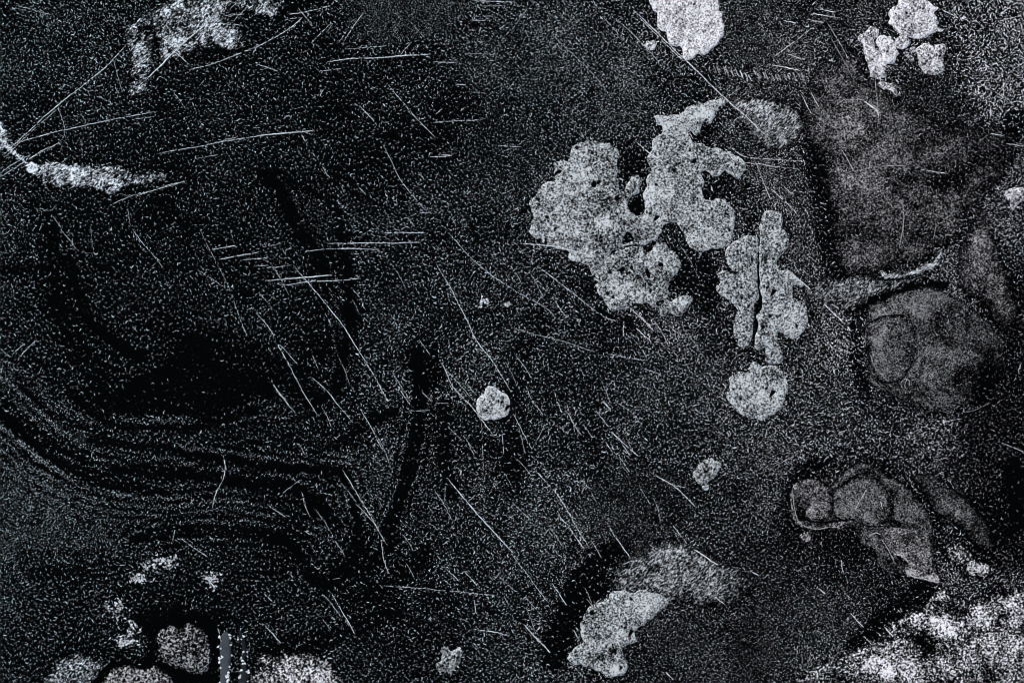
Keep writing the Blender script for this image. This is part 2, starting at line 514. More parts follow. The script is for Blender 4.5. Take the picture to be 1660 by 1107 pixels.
Mm = [(1462,-30),(1457,0),(1448,13),(1439,22),(1445,32),(1439,39),(1454,52),(1463,60),(1486,63),(1499,61),(1513,55),(1530,49),(1520,45),(1521,34),(1515,23),(1520,14),(1504,0),(1495,-34)]
patch('crust_patch', 'white crust with a pointed corner at the top right edge', 'crust', Mm, M_WHITE, PALE, cover=0.54, soft=0, thick=1.5, blotch=0.14, rough=2.4, holes=[oval(1470,22,2.5,2.3)])
twin = empty('crust_patch', 1425, 88)
tag(twin, 'brightest white crust of two lobes with a dark groove between them', 'crust', PALE)
crust('lobe', [(1394,63),(1405,48),(1418,45),(1424,57),(1417,66),(1421,80),(1428,96),(1437,106),(1434,123),(1427,129),(1414,123),(1403,99),(1398,81)], M_WHITE, cover=0.5, soft=0, rough=3.2, thick=1.20, parent=twin,
      spots=[(1412,62,10,14,-0.12), (1420,110,12,14,0.15)], blotch=0.1)
crust('lobe', [(1424,60),(1441,60),(1450,72),(1457,87),(1449,101),(1438,103),(1430,95),(1424,82),(1420,68)], M_WHITE, cover=0.6, soft=0, rough=3.2, parent=twin, thick=1.20, blotch=0.08)
O_ = [(1486,81),(1501,71),(1513,75),(1530,74),(1529,97),(1531,115),(1522,121),(1508,123),(1494,116),(1489,99)]
patch('crust_patch', 'squarish grey-white crust right of the two-lobed white crust', 'crust', O_, M_WHITE, PALE, cover=0.46, soft=0, thick=1.5, blotch=0.12, rough=2.2)
patch('crust_patch', 'small round white crust under the pointed top crust', 'crust', oval(1463,70,12,11,10), M_WHITE, PALE, cover=0.5, soft=0, thick=1.5, blotch=0.12, grid=3.5)
for (px, py, r, lab) in ((1481,81,6,'tiny white crust grain nearest the squarish grey-white crust'), (1469,88,5,'tiny white crust grain nearest the two-lobed white crust'), (1476,95,5.5,'lowest of three tiny white crust grains at top right')):
    patch('crust_grain', lab, 'crust', oval(px,py,r,r*0.9,9), M_WHITE, 'three tiny white crust grains', cover=0.46, soft=0, grid=2.6, thick=1.08, rough=1.2)
Q = [(1422,137),(1430,133),(1438,135),(1449,139),(1453,150),(1454,157),(1443,147),(1432,146),(1425,146)]
patch('crust_patch', 'small hooked white crust just below the two-lobed white crust', 'crust', Q, M_WHITE, PALE, cover=0.46, soft=0, grid=3, thick=1.08, rough=1.6)
R_ = [(1626,316),(1640,306),(1658,302),(1690,296),(1692,322),(1657,326),(1648,334),(1641,340),(1636,326)]
patch('crust_patch', 'pointed pale crust cut off by the right edge', 'crust', R_, M_WHITE, PALE, cover=0.4, soft=0, thick=1.5, blotch=0.1, grid=3.5)
S_ = [(1427,440),(1440,442),(1467,441),(1492,430),(1514,421),(1520,406),(1529,403),(1523,427),(1500,441),(1471,450),(1434,451)]
patch('crust_strip', 'narrow curved pale strip ending in an upturned tip', 'crust', S_, M_STREAK, cover=0.5, soft=4, thick=1.8, base=1.5, rough=1.6, grid=3.5, blotch=0.18, spots=[(1484,438,26,8,0.14)])

# --- thin films on the right
T = [(1338,38),(1352,58),(1372,78),(1392,84),(1402,112),(1420,132),(1444,152),(1462,164),(1495,178),(1530,196),(1580,205),(1640,204),(1652,225),(1640,262),(1615,300),(1590,330),(1562,365),(1545,395),
     (1520,402),(1508,416),(1480,430),(1430,440),(1400,447),(1362,446),(1354,420),(1346,385),(1341,335),(1328,288),(1310,238),(1298,205),(1306,160),(1322,110),(1352,98),(1345,70)]
sheet = patch('grey_film', 'broad dull grey film covering the upper right of the slab', 'film', T, M_FILM, cover=0.19, soft=30, thick=0.7, rough=6, blotch=0.3, blotch_s=42, grid=6,
      spots=[(1335,120,44,30,0.2), (1362,70,24,40,0.1), (1335,185,40,30,0.05), (1397,207,7,8,0.35), (1480,185,36,10,0.2), (1520,205,34,10,0.12), (1420,300,30,20,-0.04), (1480,240,40,26,-0.08), (1560,300,50,60,-0.1), (1440,360,60,40,-0.03),
             (1420,415,10,14,0.2), (1338,290,9,6,0.3), (1610,205,26,14,0.1), (1600,260,30,30,-0.05), (1460,330,10,30,0.07), (1400,280,50,30,0.03), (1418,185,6,8,0.25), (1640,240,40,40,-0.15), (1600,330,50,40,-0.12), (1360,250,16,60,0.06), (1370,340,14,40,0.08), (1450,270,60,10,0.05)])
U = [(1592,342),(1608,372),(1622,410),(1636,455),(1650,500),(1640,540),(1610,520),(1590,488),(1562,475),(1550,440),(1560,396),(1574,362)]
patch('grey_film', 'bluish grey film narrowing upward to a point near the right edge', 'film', U, M_FILM, cover=0.25, soft=20, thick=0.7, rough=4, blotch=0.15, spots=[(1585,400,26,46,0.14), (1570,450,20,14,0.05)])
FF = [(1305,462),(1345,452),(1400,446),(1432,452),(1480,450),(1508,442),(1490,458),(1450,470),(1420,482),(1402,494),(1375,506),(1340,496),(1312,482)]
patch('grey_film', 'small streaky grey film under the curved pale strip', 'film', FF, M_STREAK, cover=0.27, soft=9, thick=0.6, rough=3, blotch=0.14, spots=[(1410,475,26,14,0.1)])
DD = [(1182,163),(1215,158),(1262,163),(1300,192),(1304,212),(1290,230),(1262,247),(1232,238),(1206,208)]
patch('grey_film', 'pale brushed film just right of the largest crust', 'film', DD, M_STREAK, cover=0.4, soft=12, thick=0.8, rough=4, blotch=0.2, spots=[(1250,215,30,22,0.08), (1225,170,40,12,0.1), (1215,195,20,14,-0.12)])

# --- rounded layered film, middle right
rn = empty('layered_film', 1500, 560)
tag(rn, 'dim rounded grey film in layers with a curved black gap above it', 'film')
V_ = [(1404,498),(1430,487),(1463,475),(1491,467),(1521,469),(1552,485),(1582,506),(1623,546),(1633,592),(1608,632),(1557,662),(1520,668),(1491,658),(1456,642),(1430,625),(1410,620),(1408,602),(1405,556),(1400,538),(1404,523)]
crust('lower_layer', V_, M_FILMD, cover=0.19, soft=4, thick=1.3, rough=3, blotch=0.32, blotch_s=34, grid=5.5, parent=rn,
      spots=[(1460,492,40,16,0.14), (1515,490,40,20,0.07), (1540,540,30,26,0.05), (1590,580,40,40,0.02), (1545,612,50,26,-0.12), (1440,630,40,10,0.08), (1600,620,30,30,-0.05), (1628,560,36,80,-0.2), (1600,640,60,36,-0.2), (1570,500,30,20,-0.08)])
VI = [(1405,527),(1425,515),(1450,512),(1467,514),(1481,541),(1484,570),(1476,593),(1463,612),(1438,621),(1420,610),(1409,577),(1402,545)]
crust('upper_layer', VI, M_FILMD, cover=0.27, soft=7, thick=2.2, rough=1.6, blotch=0.12, parent=rn, base=1.6, spots=[(1422,552,12,9,0.45), (1433,536,9,10,0.45), (1411,524,8,5,0.4), (1430,585,24,30,0.14), (1470,575,14,40,-0.1)])
crust('edge_layer', [(1410,602),(1424,618),(1445,632),(1470,645),(1491,655),(1488,661),(1462,650),(1436,636),(1412,622)], M_FILMD, cover=0.24, soft=4, thick=1.0, rough=1.2, parent=rn, base=1.2, grid=3.5)

# --- creased lump, lower right
cr = empty('creased_film', 1400, 830)
tag(cr, 'creased grey film of overlapping lobes and ridges at the lower right', 'film')
crust('base_layer', [(1284,790),(1298,777),(1318,775),(1340,786),(1357,776),(1374,761),(1390,752),(1408,752),(1436,768),(1460,780),(1478,795),(1494,816),(1510,842),(1514,880),(1518,915),(1526,946),(1496,941),(1468,934),(1446,930),(1425,915),(1408,890),(1392,864),(1370,852),(1340,858),(1304,856),(1286,842),(1280,815)], M_FILMD, cover=0.15, soft=5.0, thick=0.50, rough=2, grid=4.5, parent=cr, blotch=0.2, blotch_s=30,
      spots=[(1415,905,16,16,-0.3), (1400,870,20,8,-0.2), (1300,835,10,10,-0.2)])
crust('lobe', [(1284,790),(1298,778),(1316,776),(1335,785),(1346,800),(1349,812),(1344,833),(1331,841),(1311,841),(1305,828),(1309,818),(1296,807)], M_FILM, cover=0.33, soft=2.4, thick=1.65, rough=1.6, grid=3.6, parent=cr, blotch=0.1, spots=[(1315,828,14,14,0.1), (1347,812,4,8,-0.3)])
crust('rim', [(1281,788),(1285,792),(1288,817),(1292,838),(1305,848),(1322,852),(1348,847),(1376,840),(1382,846),(1364,858),(1346,856),(1322,860),(1301,856),(1285,844),(1281,818)], M_FILM, cover=0.29, soft=2.1, thick=1.10, rough=1.0, grid=3.2, parent=cr)
crust('arch', [(1346,796),(1357,776),(1374,761),(1389,752),(1407,752),(1416,761),(1397,762),(1379,772),(1361,786)], M_FILMD, cover=0.39, soft=2.1, thick=1.32, rough=1.0, grid=3.4, parent=cr)
crust('body', [(1350,800),(1370,785),(1396,775),(1418,778),(1430,793),(1441,812),(1443,833),(1430,847),(1413,852),(1392,842),(1361,843),(1351,828)], M_FILMD, cover=0.36, soft=3.0, thick=1.54, rough=1.4, grid=4, parent=cr, blotch=0.1,
      spots=[(1430,833,13,13,-0.22), (1400,848,26,8,0.14), (1372,820,24,20,0.04)])
crust('back_fold', [(1416,768),(1435,770),(1457,781),(1474,794),(1489,815),(1505,841),(1506,852),(1470,850),(1449,843),(1446,812),(1434,790),(1420,775)], M_FILMD, cover=0.25, soft=4.8, thick=1.10, rough=1.6, grid=4, parent=cr, spots=[(1450,785,20,10,0.08)])
crust('haunch', [(1426,850),(1457,853),(1489,855),(1509,880),(1513,915),(1524,944),(1496,939),(1470,932),(1465,917),(1471,910),(1455,900),(1452,915),(1441,893),(1428,878)], M_FILM, cover=0.29, soft=3.6, thick=1.43, rough=1.6, grid=3.8, parent=cr, blotch=0.16,
      spots=[(1478,928,14,6,0.4), (1505,937,18,5,0.4), (1455,898,15,6,0.45), (1440,905,5,16,0.3), (1470,868,12,8,-0.12), (1485,890,16,22,0.08)])
crust('side_fold', [(1386,862),(1400,856),(1420,860),(1432,880),(1445,905),(1452,925),(1440,930),(1425,915),(1412,890),(1395,880)], M_FILMD, cover=0.21, soft=4.2, thick=0.77, rough=1.6, grid=3.8, parent=cr, spots=[(1412,866,10,5,0.3)])
patch('crust_grain', 'small grey crust grain under the left end of the creased film', 'crust', oval(1306,870,10,9,10), M_FILM, cover=0.4, soft=3, grid=3, thick=1.8, rough=1.8)
patch('grey_film', 'faint grey band curving down the right of the creased film', 'film', [(1478,772),(1510,768),(1545,790),(1575,815),(1600,850),(1614,888),(1598,892),(1572,872),(1550,850),(1528,850),(1514,828),(1496,800)], M_FILMD, cover=0.18, soft=14, thick=0.8, rough=3, blotch=0.16, spots=[(1590,875,16,16,0.1), (1545,820,26,26,0.08)])
patch('grey_film', 'small pale wedge of film between the creased film and the bleached crust', 'film', [(1531,890),(1550,877),(1566,888),(1582,902),(1600,912),(1606,926),(1596,940),(1578,934),(1560,928),(1552,914),(1536,908)], M_BLEACH, cover=0.22, soft=6, thick=1.2, rough=3, blotch=0.15, spots=[(1588,924,16,9,0.3), (1550,893,12,10,0.05)])

# --- bleached corner
Yc = [(1270,1180),(1285,1105),(1303,1087),(1326,1075),(1346,1068),(1367,1061),(1381,1050),(1408,1041),(1426,1029),(1445,1006),(1463,995),(1488,986),(1500,980),(1506,962),(1520,954),(1540,962),(1575,972),(1605,965),(1637,955),(1670,948),(1760,940),(1780,1190)]
patch('bleached_crust', 'broad white bleached crust filling the lower right corner', 'crust', Yc, M_BLEACH, cover=0.27, soft=8, thick=2.6, rough=6, blotch=0.3, blotch_s=40, grid=5,
      spots=[(1458,1058,34,30,0.34), (1428,1080,28,14,0.34), (1462,1088,34,14,0.3), (1400,1075,30,12,0.1), (1532,1016,24,18,0.5), (1484,1002,26,12,0.2), (1520,963,16,11,0.5), (1587,997,28,22,0.28), (1646,979,26,28,0.35), (1640,1060,70,60,0.24), (1570,1060,50,40,0.16),
             (1497,1043,20,24,-0.26), (1509,1088,22,14,-0.2), (1560,985,26,20,-0.28), (1600,955,50,14,-0.15), (1512,1004,8,6,0.4), (1330,1085,40,20,-0.08), (1365,1095,40,20,-0.12), (1320,1085,14,10,0.2), (1600,1080,16,12,-0.12)])

# --- powdery deposits, left
BB = [(204,70),(206,44),(226,28),(255,12),(280,-6),(300,-40),(470,-44),(462,0),(454,26),(438,30),(405,18),(371,27),(398,62),(396,80),(369,82),(340,76),(319,78),(301,88),(276,98),(252,104),(240,129),(234,156),(210,152),(215,115),(209,90)]
patch('powder_patch', 'pale blue-white powdery deposit at the top left crossed by a bright scratch', 'deposit', BB, M_POWDER, cover=0.29, soft=7, thick=0.7, rough=4, blotch=0.45, blotch_s=20, grid=4,
      spots=[(236,48,14,10,-0.4), (256,68,12,9,-0.4), (330,45,50,12,0.18), (300,70,30,10,0.2), (430,12,24,18,0.14), (310,15,40,16,-0.06), (380,70,24,12,0.0), (222,130,16,26,-0.05), (275,60,20,12,0.12), (350,20,24,14,0.1), (250,90,20,8,-0.2)])
CC = [(-40,190),(-6,192),(6,205),(14,218),(22,238),(43,259),(67,264),(100,264),(140,267),(175,270),(200,274),(207,290),(184,312),(154,304),(110,300),(77,297),(50,279),(20,249),(-6,243),(-40,240)]
patch('powder_patch', 'white wedge of powder running in from the left edge', 'deposit', CC, M_POWDER, cover=0.36, soft=1.5, thick=0.9, rough=5, blotch=0.4, blotch_s=14, grid=3,
      spots=[(28,245,14,16,0.25), (58,270,20,12,0.15), (192,282,12,8,-0.2), (10,222,18,20,0.25), (70,275,40,9,0.16), (130,280,30,10,0.1), (185,300,12,10,0.3), (165,296,14,8,-0.12), (40,258,12,10,0.3)])
patch('powder_patch', 'faint grey powder smudge off the tip of the white wedge', 'deposit', [(208,288),(222,282),(240,281),(266,280),(270,293),(245,296),(224,302),(213,299)], M_POWDER, cover=0.26, soft=5, thick=0.5, rough=2, grid=3.5, spots=[(222,294,6,6,0.2)])

# --- stones and pieces, lower left
Z1 = [(252,1038),(257,1023),(277,1013),(292,1018),(305,1008),(315,1014),(335,1023),(340,1045),(343,1073),(337,1086),(318,1094),(294,1084),(277,1080),(255,1067),(251,1056),(259,1050)]
patch('stone', 'rounded grey stone lying whole near the bottom left', 'stone', Z1, M_STONE, 'grey stones at the bottom left', cover=0.28, soft=3, thick=13, edge=26, rough=1.8, grid=4, blotch=0.12, rim=0.1, bumps=0.5,
      spots=[(282,1045,16,20,0.14), (304,1072,16,14,0.25), (300,1022,40,8,0.06), (325,1055,16,24,-0.08)])
Z2 = [(163,1112),(177,1088),(197,1079),(216,1080),(233,1083),(251,1077),(262,1084),(277,1096),(284,1110),(288,1150),(240,1172),(185,1168),(160,1140)]
patch('stone', 'flatter grey stone cut off by the bottom edge', 'stone', Z2, M_STONE, 'grey stones at the bottom left', cover=0.36, soft=3, thick=10, edge=22, rough=1.6, grid=4, blotch=0.14, rim=0.12, bumps=0.5)
Z3 = [(78,1092),(90,1076),(103,1066),(120,1060),(134,1056),(151,1067),(165,1071),(180,1068),(166,1088),(152,1108),(150,1140),(90,1145),(70,1110)]
patch('powder_patch', 'soft blue-white deposit left of the flatter stone at the bottom edge', 'deposit', Z3, M_POWDER, cover=0.32, soft=11, thick=2.0, rough=3, blotch=0.16, grid=4, spots=[(125,1075,28,12,0.2), (172,1074,8,6,0.2), (110,1095,20,12,-0.05)])
AA = [(415,1075),(424,1060),(448,1062),(477,1055),(511,1059),(535,1070),(556,1096),(566,1120),(556,1150),(430,1150),(404,1104)]
patch('powder_patch', 'ragged white deposit at the bottom edge right of the slivers', 'deposit', AA, M_BLEACH, cover=0.36, soft=11, thick=1.8, rough=4, blotch=0.2, blotch_s=18, grid=4, spots=[(500,1095,40,16,0.2), (452,1075,20,10,0.1), (425,1085,14,14,-0.15)])


# ------------------------------------------------------------------ flecks: small roof-shaped chips
def fleck_mesh(name, x, y, ln, wd, ang, tone, hue, z, mat, parent, off=(0, 0)):
    n_ = len(x)
    ux, uy = np.cos(ang), np.sin(ang)
    bend = (rng.random(n_) - 0.5) * 0.9 * ln
    kink = (rng.random(n_) - 0.5) * 0.5 * ln
    P = np.zeros((n_, 8, 3), np.float32)
    zz = z + 0.05 + rng.random(n_) * 0.2
    P[:, :, 2] = zz[:, None]
    px, py = -uy, ux
    P[:, 0, 0], P[:, 0, 1] = x - ux * ln * 0.5, y - uy * ln * 0.5
    P[:, 7, 0], P[:, 7, 1] = x + ux * ln * 0.5 + px * kink, y + uy * ln * 0.5 + py * kink
    for q, t_ in ((1, -0.2), (4, 0.2)):
        cx, cy = x + ux * ln * t_ + px * bend * (0.8 if t_ < 0 else 1.0), y + uy * ln * t_ + py * bend * (0.8 if t_ < 0 else 1.0)
        w_ = wd * (0.75 + 0.5 * rng.random(n_)) * 0.5
        P[:, q, 0], P[:, q, 1] = cx + px * w_, cy + py * w_
        P[:, q + 1, 0], P[:, q + 1, 1] = cx, cy
        P[:, q + 2, 0], P[:, q + 2, 1] = cx - px * w_, cy - py * w_
        P[:, q + 1, 2] += wd * 0.3
    V = P.reshape(-1, 3)
    W = np.column_stack([(V[:, 0] - 830.0) * MM - off[0], (553.5 - V[:, 1]) * MM - off[1], V[:, 2] * MM])
    base = (np.arange(n_) * 8)[:, None]
    tris = np.concatenate([base + np.array(t) for t in ((0, 2, 1), (0, 3, 2), (1, 2, 5), (1, 5, 4), (2, 3, 6), (2, 6, 5), (4, 5, 7), (5, 6, 7))])
    return link_mesh(name, W, tris, mat, parent, {'tone': np.repeat(tone, 8), 'hue': np.repeat(hue, 8)}, False)


XX, YY = np.meshgrid(gx, gy)
DEN = np.interp(XX, [0, 400, 700, 1000, 1300, 1700], [0.024, 0.020, 0.029, 0.044, 0.052, 0.046])
DEN *= 1.65
DEN *= (0.35 + 1.3 * fnoise(XX, YY, 90.0, 3, 5)) * (0.7 + 0.6 * vnoise(XX, YY, 16.0, 31, 2)) * (0.35 + 1.3 * (1 - 2.2 * np.abs(fnoise(XX, YY, 9.0, 11, 27) - 0.5)).clip(0, 1) ** 1.5)
SIZ = np.full(XX.shape, 1.0)
BRI = np.full(XX.shape, 1.0)


def stroke(pts, w, den=None, siz=None, bri=None, soft=0.45):
    p = spline(pts, 12.0)
    J, I, xx, yy = window(p, w * 1.6 + 4)
    d = seg_dist(xx, yy, p) + (vnoise(xx, yy, 22.0) - 0.5) * w * 0.35
    k = smooth((w * (0.5 + soft) - d) / (w * soft + 1e-6))
    for G_, v in ((DEN, den), (SIZ, siz), (BRI, bri)):
        if v is not None:
            G_[J, I] *= 1 + (v - 1) * k


def area(pts, den=None, siz=None, bri=None, soft=14.0):
    p = spline(pts, 12.0, True)
    J, I, xx, yy = window(p, soft * 2)
    d = seg_dist(xx, yy, p, True) * np.where(inside(xx, yy, p), 1, -1) + (vnoise(xx, yy, 16.0) - 0.5) * soft
    k = smooth((d + soft * 0.5) / soft)
    for G_, v in ((DEN, den), (SIZ, siz), (BRI, bri)):
        if v is not None:
            G_[J, I] *= 1 + (v - 1) * k


def blob(x, y, rx, ry, **kw):
    area(oval(x, y, rx, ry, 14), soft=min(rx, ry) * 0.9, **kw)


# broad areas
area([(0,690),(60,735),(130,775),(220,800),(330,808),(420,805),(470,830),(420,860),(280,858),(180,885),(60,890),(-60,890),(-60,660)], den=2.1, siz=0.85, bri=0.95, soft=30)
area([(556,-40),(556,20),(590,66),(650,66),(690,60),(740,30),(770,-40)], den=2.6, siz=0.7, bri=0.65, soft=14)
area([(-60,-60),(180,-60),(190,90),(120,190),(40,190),(-60,170)], den=1.25, bri=1.05, soft=60)
area([(1530,-60),(1740,-60),(1740,215),(1640,205),(1560,150)], den=1.0, siz=1.25, bri=1.35, soft=40)
area([(1180,-60),(1440,-60),(1400,60),(1330,50),(1300,110),(1180,90)], den=1.35, bri=0.8, siz=0.9, soft=20)
area([(1180,100),(1310,110),(1310,420),(1280,440),(1270,340),(1210,300),(1200,240)], den=1.4, bri=0.8, siz=0.9, soft=24)
area([(1450,160),(1530,60),(1540,130),(1600,200),(1500,185)], den=1.2, bri=0.62, siz=0.9, soft=16)
area([(760,80),(1000,60),(1050,180),(900,240),(850,330),(780,360),(740,200)], den=1.25, bri=0.85, siz=0.92, soft=50)
area([(560,680),(660,660),(760,690),(800,800),(720,900),(640,880),(560,800)], den=1.35, bri=0.85, soft=40)
area([(1310,480),(1400,500),(1400,640),(1480,680),(1560,700),(1560,760),(1440,740),(1280,720),(1220,690),(1310,560)], den=0.95, siz=1.1, bri=1.0, soft=20)
area([(1250,860),(1400,880),(1460,930),(1500,960),(1440,1000),(1380,1045),(1300,1080),(1200,1120),(1180,960)], den=1.0, siz=0.9, bri=0.72, soft=40)
area([(1020,1020),(1100,980),(1200,980),(1260,1060),(1200,1130),(1020,1130)], den=1.2, bri=0.62, siz=0.9, soft=30)
area([(1550,560),(1680,460),(1700,880),(1600,900),(1540,760),(1560,660)], den=0.55, bri=0.55, soft=40)
area([(1160,720),(1280,690),(1290,800),(1260,900),(1180,880),(1110,820)], den=1.15, siz=1.0, bri=0.85, soft=40)
area([(990,760),(1110,780),(1090,870),(1000,900),(950,860)], den=1.25, siz=0.8, bri=0.6, soft=30)
# pale arcs of crowded flecks
stroke([(-20,590),(16,622),(40,660),(90,693),(150,716),(220,727),(300,733),(400,741),(480,747),(560,742)], 15, den=2.2, siz=0.85, bri=1.05)
stroke([(20,600),(60,625),(90,655),(125,676),(180,683),(250,686),(320,681)], 10, den=1.9, siz=0.85, bri=1.0)
stroke([(0,690),(45,730),(100,765),(150,784),(200,800)], 8, den=1.5)
stroke([(180,756),(300,752),(420,765),(500,772)], 10, den=1.6, siz=0.85)
area([(458,305),(482,304),(510,322),(530,350),(520,380),(528,430),(514,430),(496,370)], den=2.0, siz=0.68, bri=0.8, soft=8)
stroke([(540,455),(546,510),(548,570),(538,620),(525,640)], 8, den=1.8, siz=0.7, bri=0.8)
stroke([(350,690),(390,665),(440,652),(490,645)], 4, den=2.4, siz=0.6, bri=0.9)
stroke([(117,440),(140,495),(160,530),(195,555),(215,575)], 4, den=1.0)
# dark smears where the flecks are worn away, and drawn shade around the stones
area([(160,645),(204,619),(260,593),(295,545),(330,549),(347,580),(390,597),(434,610),(447,640),(390,656),(347,680),(278,672),(217,672),(169,666)], den=0.10, bri=0.6, soft=14)
area([(300,540),(400,545),(470,590),(520,620),(470,650),(400,640),(330,600)], den=0.35, bri=0.7, soft=30)
area([(430,490),(510,470),(530,540),(520,610),(470,600),(430,560)], den=0.55, soft=30)
stroke([(120,640),(150,668),(186,688),(260,692),(330,690),(369,676),(412,660)], 8, den=0.08)
stroke([(80,370),(90,440),(103,500)], 18, den=0.3)
stroke([(110,425),(134,493),(152,528),(186,554),(225,578)], 13, den=0.06)
stroke([(92,500),(125,560),(155,600),(150,640)], 26, den=0.45)
stroke([(5,436),(74,436)], 8, den=0.2)
stroke([(436,282),(458,315),(480,363),(506,402),(530,456)], 17, den=0.1)
stroke([(430,290),(470,285)], 14, den=0.45)
stroke([(550,375),(568,467),(569,527),(557,571),(548,615),(533,640),(500,655)], 13, den=0.14)
blob(568,512,14,26, den=0.08)
blob(258,345,32,26, den=0.25)
blob(305,365,16,14, den=0.3)
blob(395,475,16,10, den=0.2)
stroke([(676,572),(681,618),(677,690),(664,751),(650,803),(629,858)], 16, den=0.12)
blob(692,600,22,40, den=0.3)
stroke([(722,655),(720,740),(735,800)], 15, den=0.3)
stroke([(600,678),(640,664)], 9, den=0.3)
stroke([(640,668),(590,690),(548,722)], 10, den=0.3)
stroke([(-10,660),(26,692),(60,722),(100,752),(143,771),(195,788),(269,797)], 10, den=0.10)
stroke([(5,650),(40,685),(90,722),(140,745)], 13, den=0.4)
stroke([(143,710),(195,720),(260,728),(321,738),(390,747),(455,756),(512,760),(555,765),(569,795),(577,829),(582,862)], 9, den=0.09)
stroke([(186,760),(243,764),(304,768),(369,777),(434,786),(477,791),(520,812),(534,840)], 13, den=0.12)
blob(505,818,16,18, den=0.06)
stroke([(24,608),(56,647),(87,673),(126,690),(170,702)], 7, den=0.35)
stroke([(582,862),(578,890),(562,914),(540,934)], 10, den=0.15)
stroke([(430,712),(480,704),(530,700)], 5, den=0.3)
stroke([(0,700),(40,740),(95,772)], 5, den=0.4)
stroke([(20,560),(60,585),(95,625),(130,655)], 8, den=0.5)
stroke([(600,600),(630,580),(655,570)], 8, den=0.5)
stroke([(640,870),(610,910),(575,935)], 12, den=0.25)
stroke([(470,300),(500,306),(540,330),(556,372)], 7, den=0.25)
stroke([(505,400),(525,470),(530,540),(515,600)], 5, den=0.5)
stroke([(217,873),(282,860),(347,859),(416,863),(468,880),(494,915),(512,942),(546,937),(585,900)], 13, den=0.22)
blob(525,940,30,16, den=0.2)
stroke([(690,895),(660,925),(629,950),(590,975)], 22, den=0.4)
stroke([(640,990),(590,1010),(530,1035),(430,1050)], 22, den=0.35)
area([(215,1000),(260,985),(320,985),(350,1010),(356,1100),(345,1140),(150,1140),(170,1085),(200,1062),(240,1066),(240,1030)], den=0.05, soft=14)  # flecks thinned out around the stones to draw their dark halo of shadow
stroke([(60,925),(200,925)], 14, den=0.5)
area([(936,916),(967,889),(989,876),(1015,885),(1020,892),(1000,908),(986,934),(982,967),(960,976),(940,998),(934,1030),(920,1060),(900,1086),(880,1080),(875,1040),(892,1010),(916,950)], den=0.16, bri=0.9, soft=12)
blob(872,522,22,18, den=0.5)
stroke([(968,502),(990,512),(1022,522),(1030,534)], 6, den=0.3)
area([(1088,440),(1115,410),(1160,420),(1160,500),(1130,500),(1100,470)], den=0.4, soft=14)
stroke([(1312,240),(1332,310),(1338,380),(1350,440)], 22, den=0.35)
stroke([(1396,490),(1388,560),(1400,640)], 16, den=0.4)
stroke([(1400,494),(1440,476),(1490,460),(1530,462)], 10, den=0.05)
blob(775,360,14,34, den=0.55)
stroke([(740,160),(700,235)], 40, den=0.7)
blob(1645,195,24,22, den=0.3)
blob(640,225,40,12, den=0.6)
blob(840,90,24,40, den=0.6)
stroke([(850,560),(830,640),(835,720),(825,790)], 26, den=0.5)
blob(830,755,18,30, den=0.6)
stroke([(1280,800),(1300,760),(1340,748)], 14, den=0.4)
area([(1270,770),(1420,740),(1500,780),(1540,850),(1500,950),(1420,900),(1280,880)], den=0.62, bri=0.8, soft=20)
blob(1645,800,20,70, den=0.1)
blob(1590,860,50,60, den=0.4)
stroke([(1385,1045),(1440,1000),(1500,955)], 22, den=0.25)
stroke([(1060,115),(1120,150)], 24, den=0.7)
blob(470,20,30,16, den=0.2)

for h_ in ((1019,388,9,10), (963,299,5,5), (1050,404,10,5), (994,408,12,5), (1071,429,5,5), (1050,442,4,9), (1008,438,6,5), (1031,332,14,18)):
    blob(*h_, den=0.12)
for h_ in ((1020,262,20,42), (1096,395,22,40), (1160,310,26,18), (1142,216,20,12), (1100,455,26,30), (1150,450,20,40)):
    blob(*h_, den=0.5)
stroke([(1231,388), (1230,440), (1232,478), (1228,510), (1224,548)], 6, den=0.05)
# fine nested flow lines beside the main smears
for pts, reach, per, zone in (
        ([(-20,655),(26,692),(60,722),(100,752),(143,771),(195,784),(269,790),(369,777),(434,786),(477,791),(520,812)], 92, 15.0, None),
        ([(260,728),(321,738),(390,747),(455,756),(512,760),(555,765),(571,795),(579,829),(584,862),(575,892),(555,918)], 46, 13.0, None),
        ([(217,873),(282,860),(347,859),(416,863),(468,880),(494,915),(512,942),(546,937),(585,905),(629,858),(650,803),(664,751),(677,690),(681,618)], 44, 14.0, None),
        ([(82,370),(95,440),(110,500),(145,555),(185,590)], 60, 16.0, None),
        ([(436,282),(458,315),(480,363),(506,402),(530,456),(552,520),(556,571),(540,625),(490,655),(430,662),(369,680)], 42, 13.0, None)):
    p = spline(pts, 12.0)
    J, I, xx, yy = window(p, reach)
    d = seg_dist(xx, yy, p)
    k = smooth((reach - d) / (reach * 0.5))
    wob = (vnoise(xx, yy, 45.0, 5, 9) - 0.5) * 9 + (vnoise(xx, yy, 18.0, 8, 3) - 0.5) * 3
    wv = 0.5 + 0.5 * np.cos((d + wob) * 2 * math.pi / per)
    wv = smooth(wv * 1.25 - 0.1)
    DEN[J, I] *= 1 + k * (0.36 + 1.05 * wv - 1)
area_mm = CELL * CELL
parts_ = []
near = ((XX > -60) & (XX < 1720) & (YY > -60) & (YY < 1167)).astype(float)
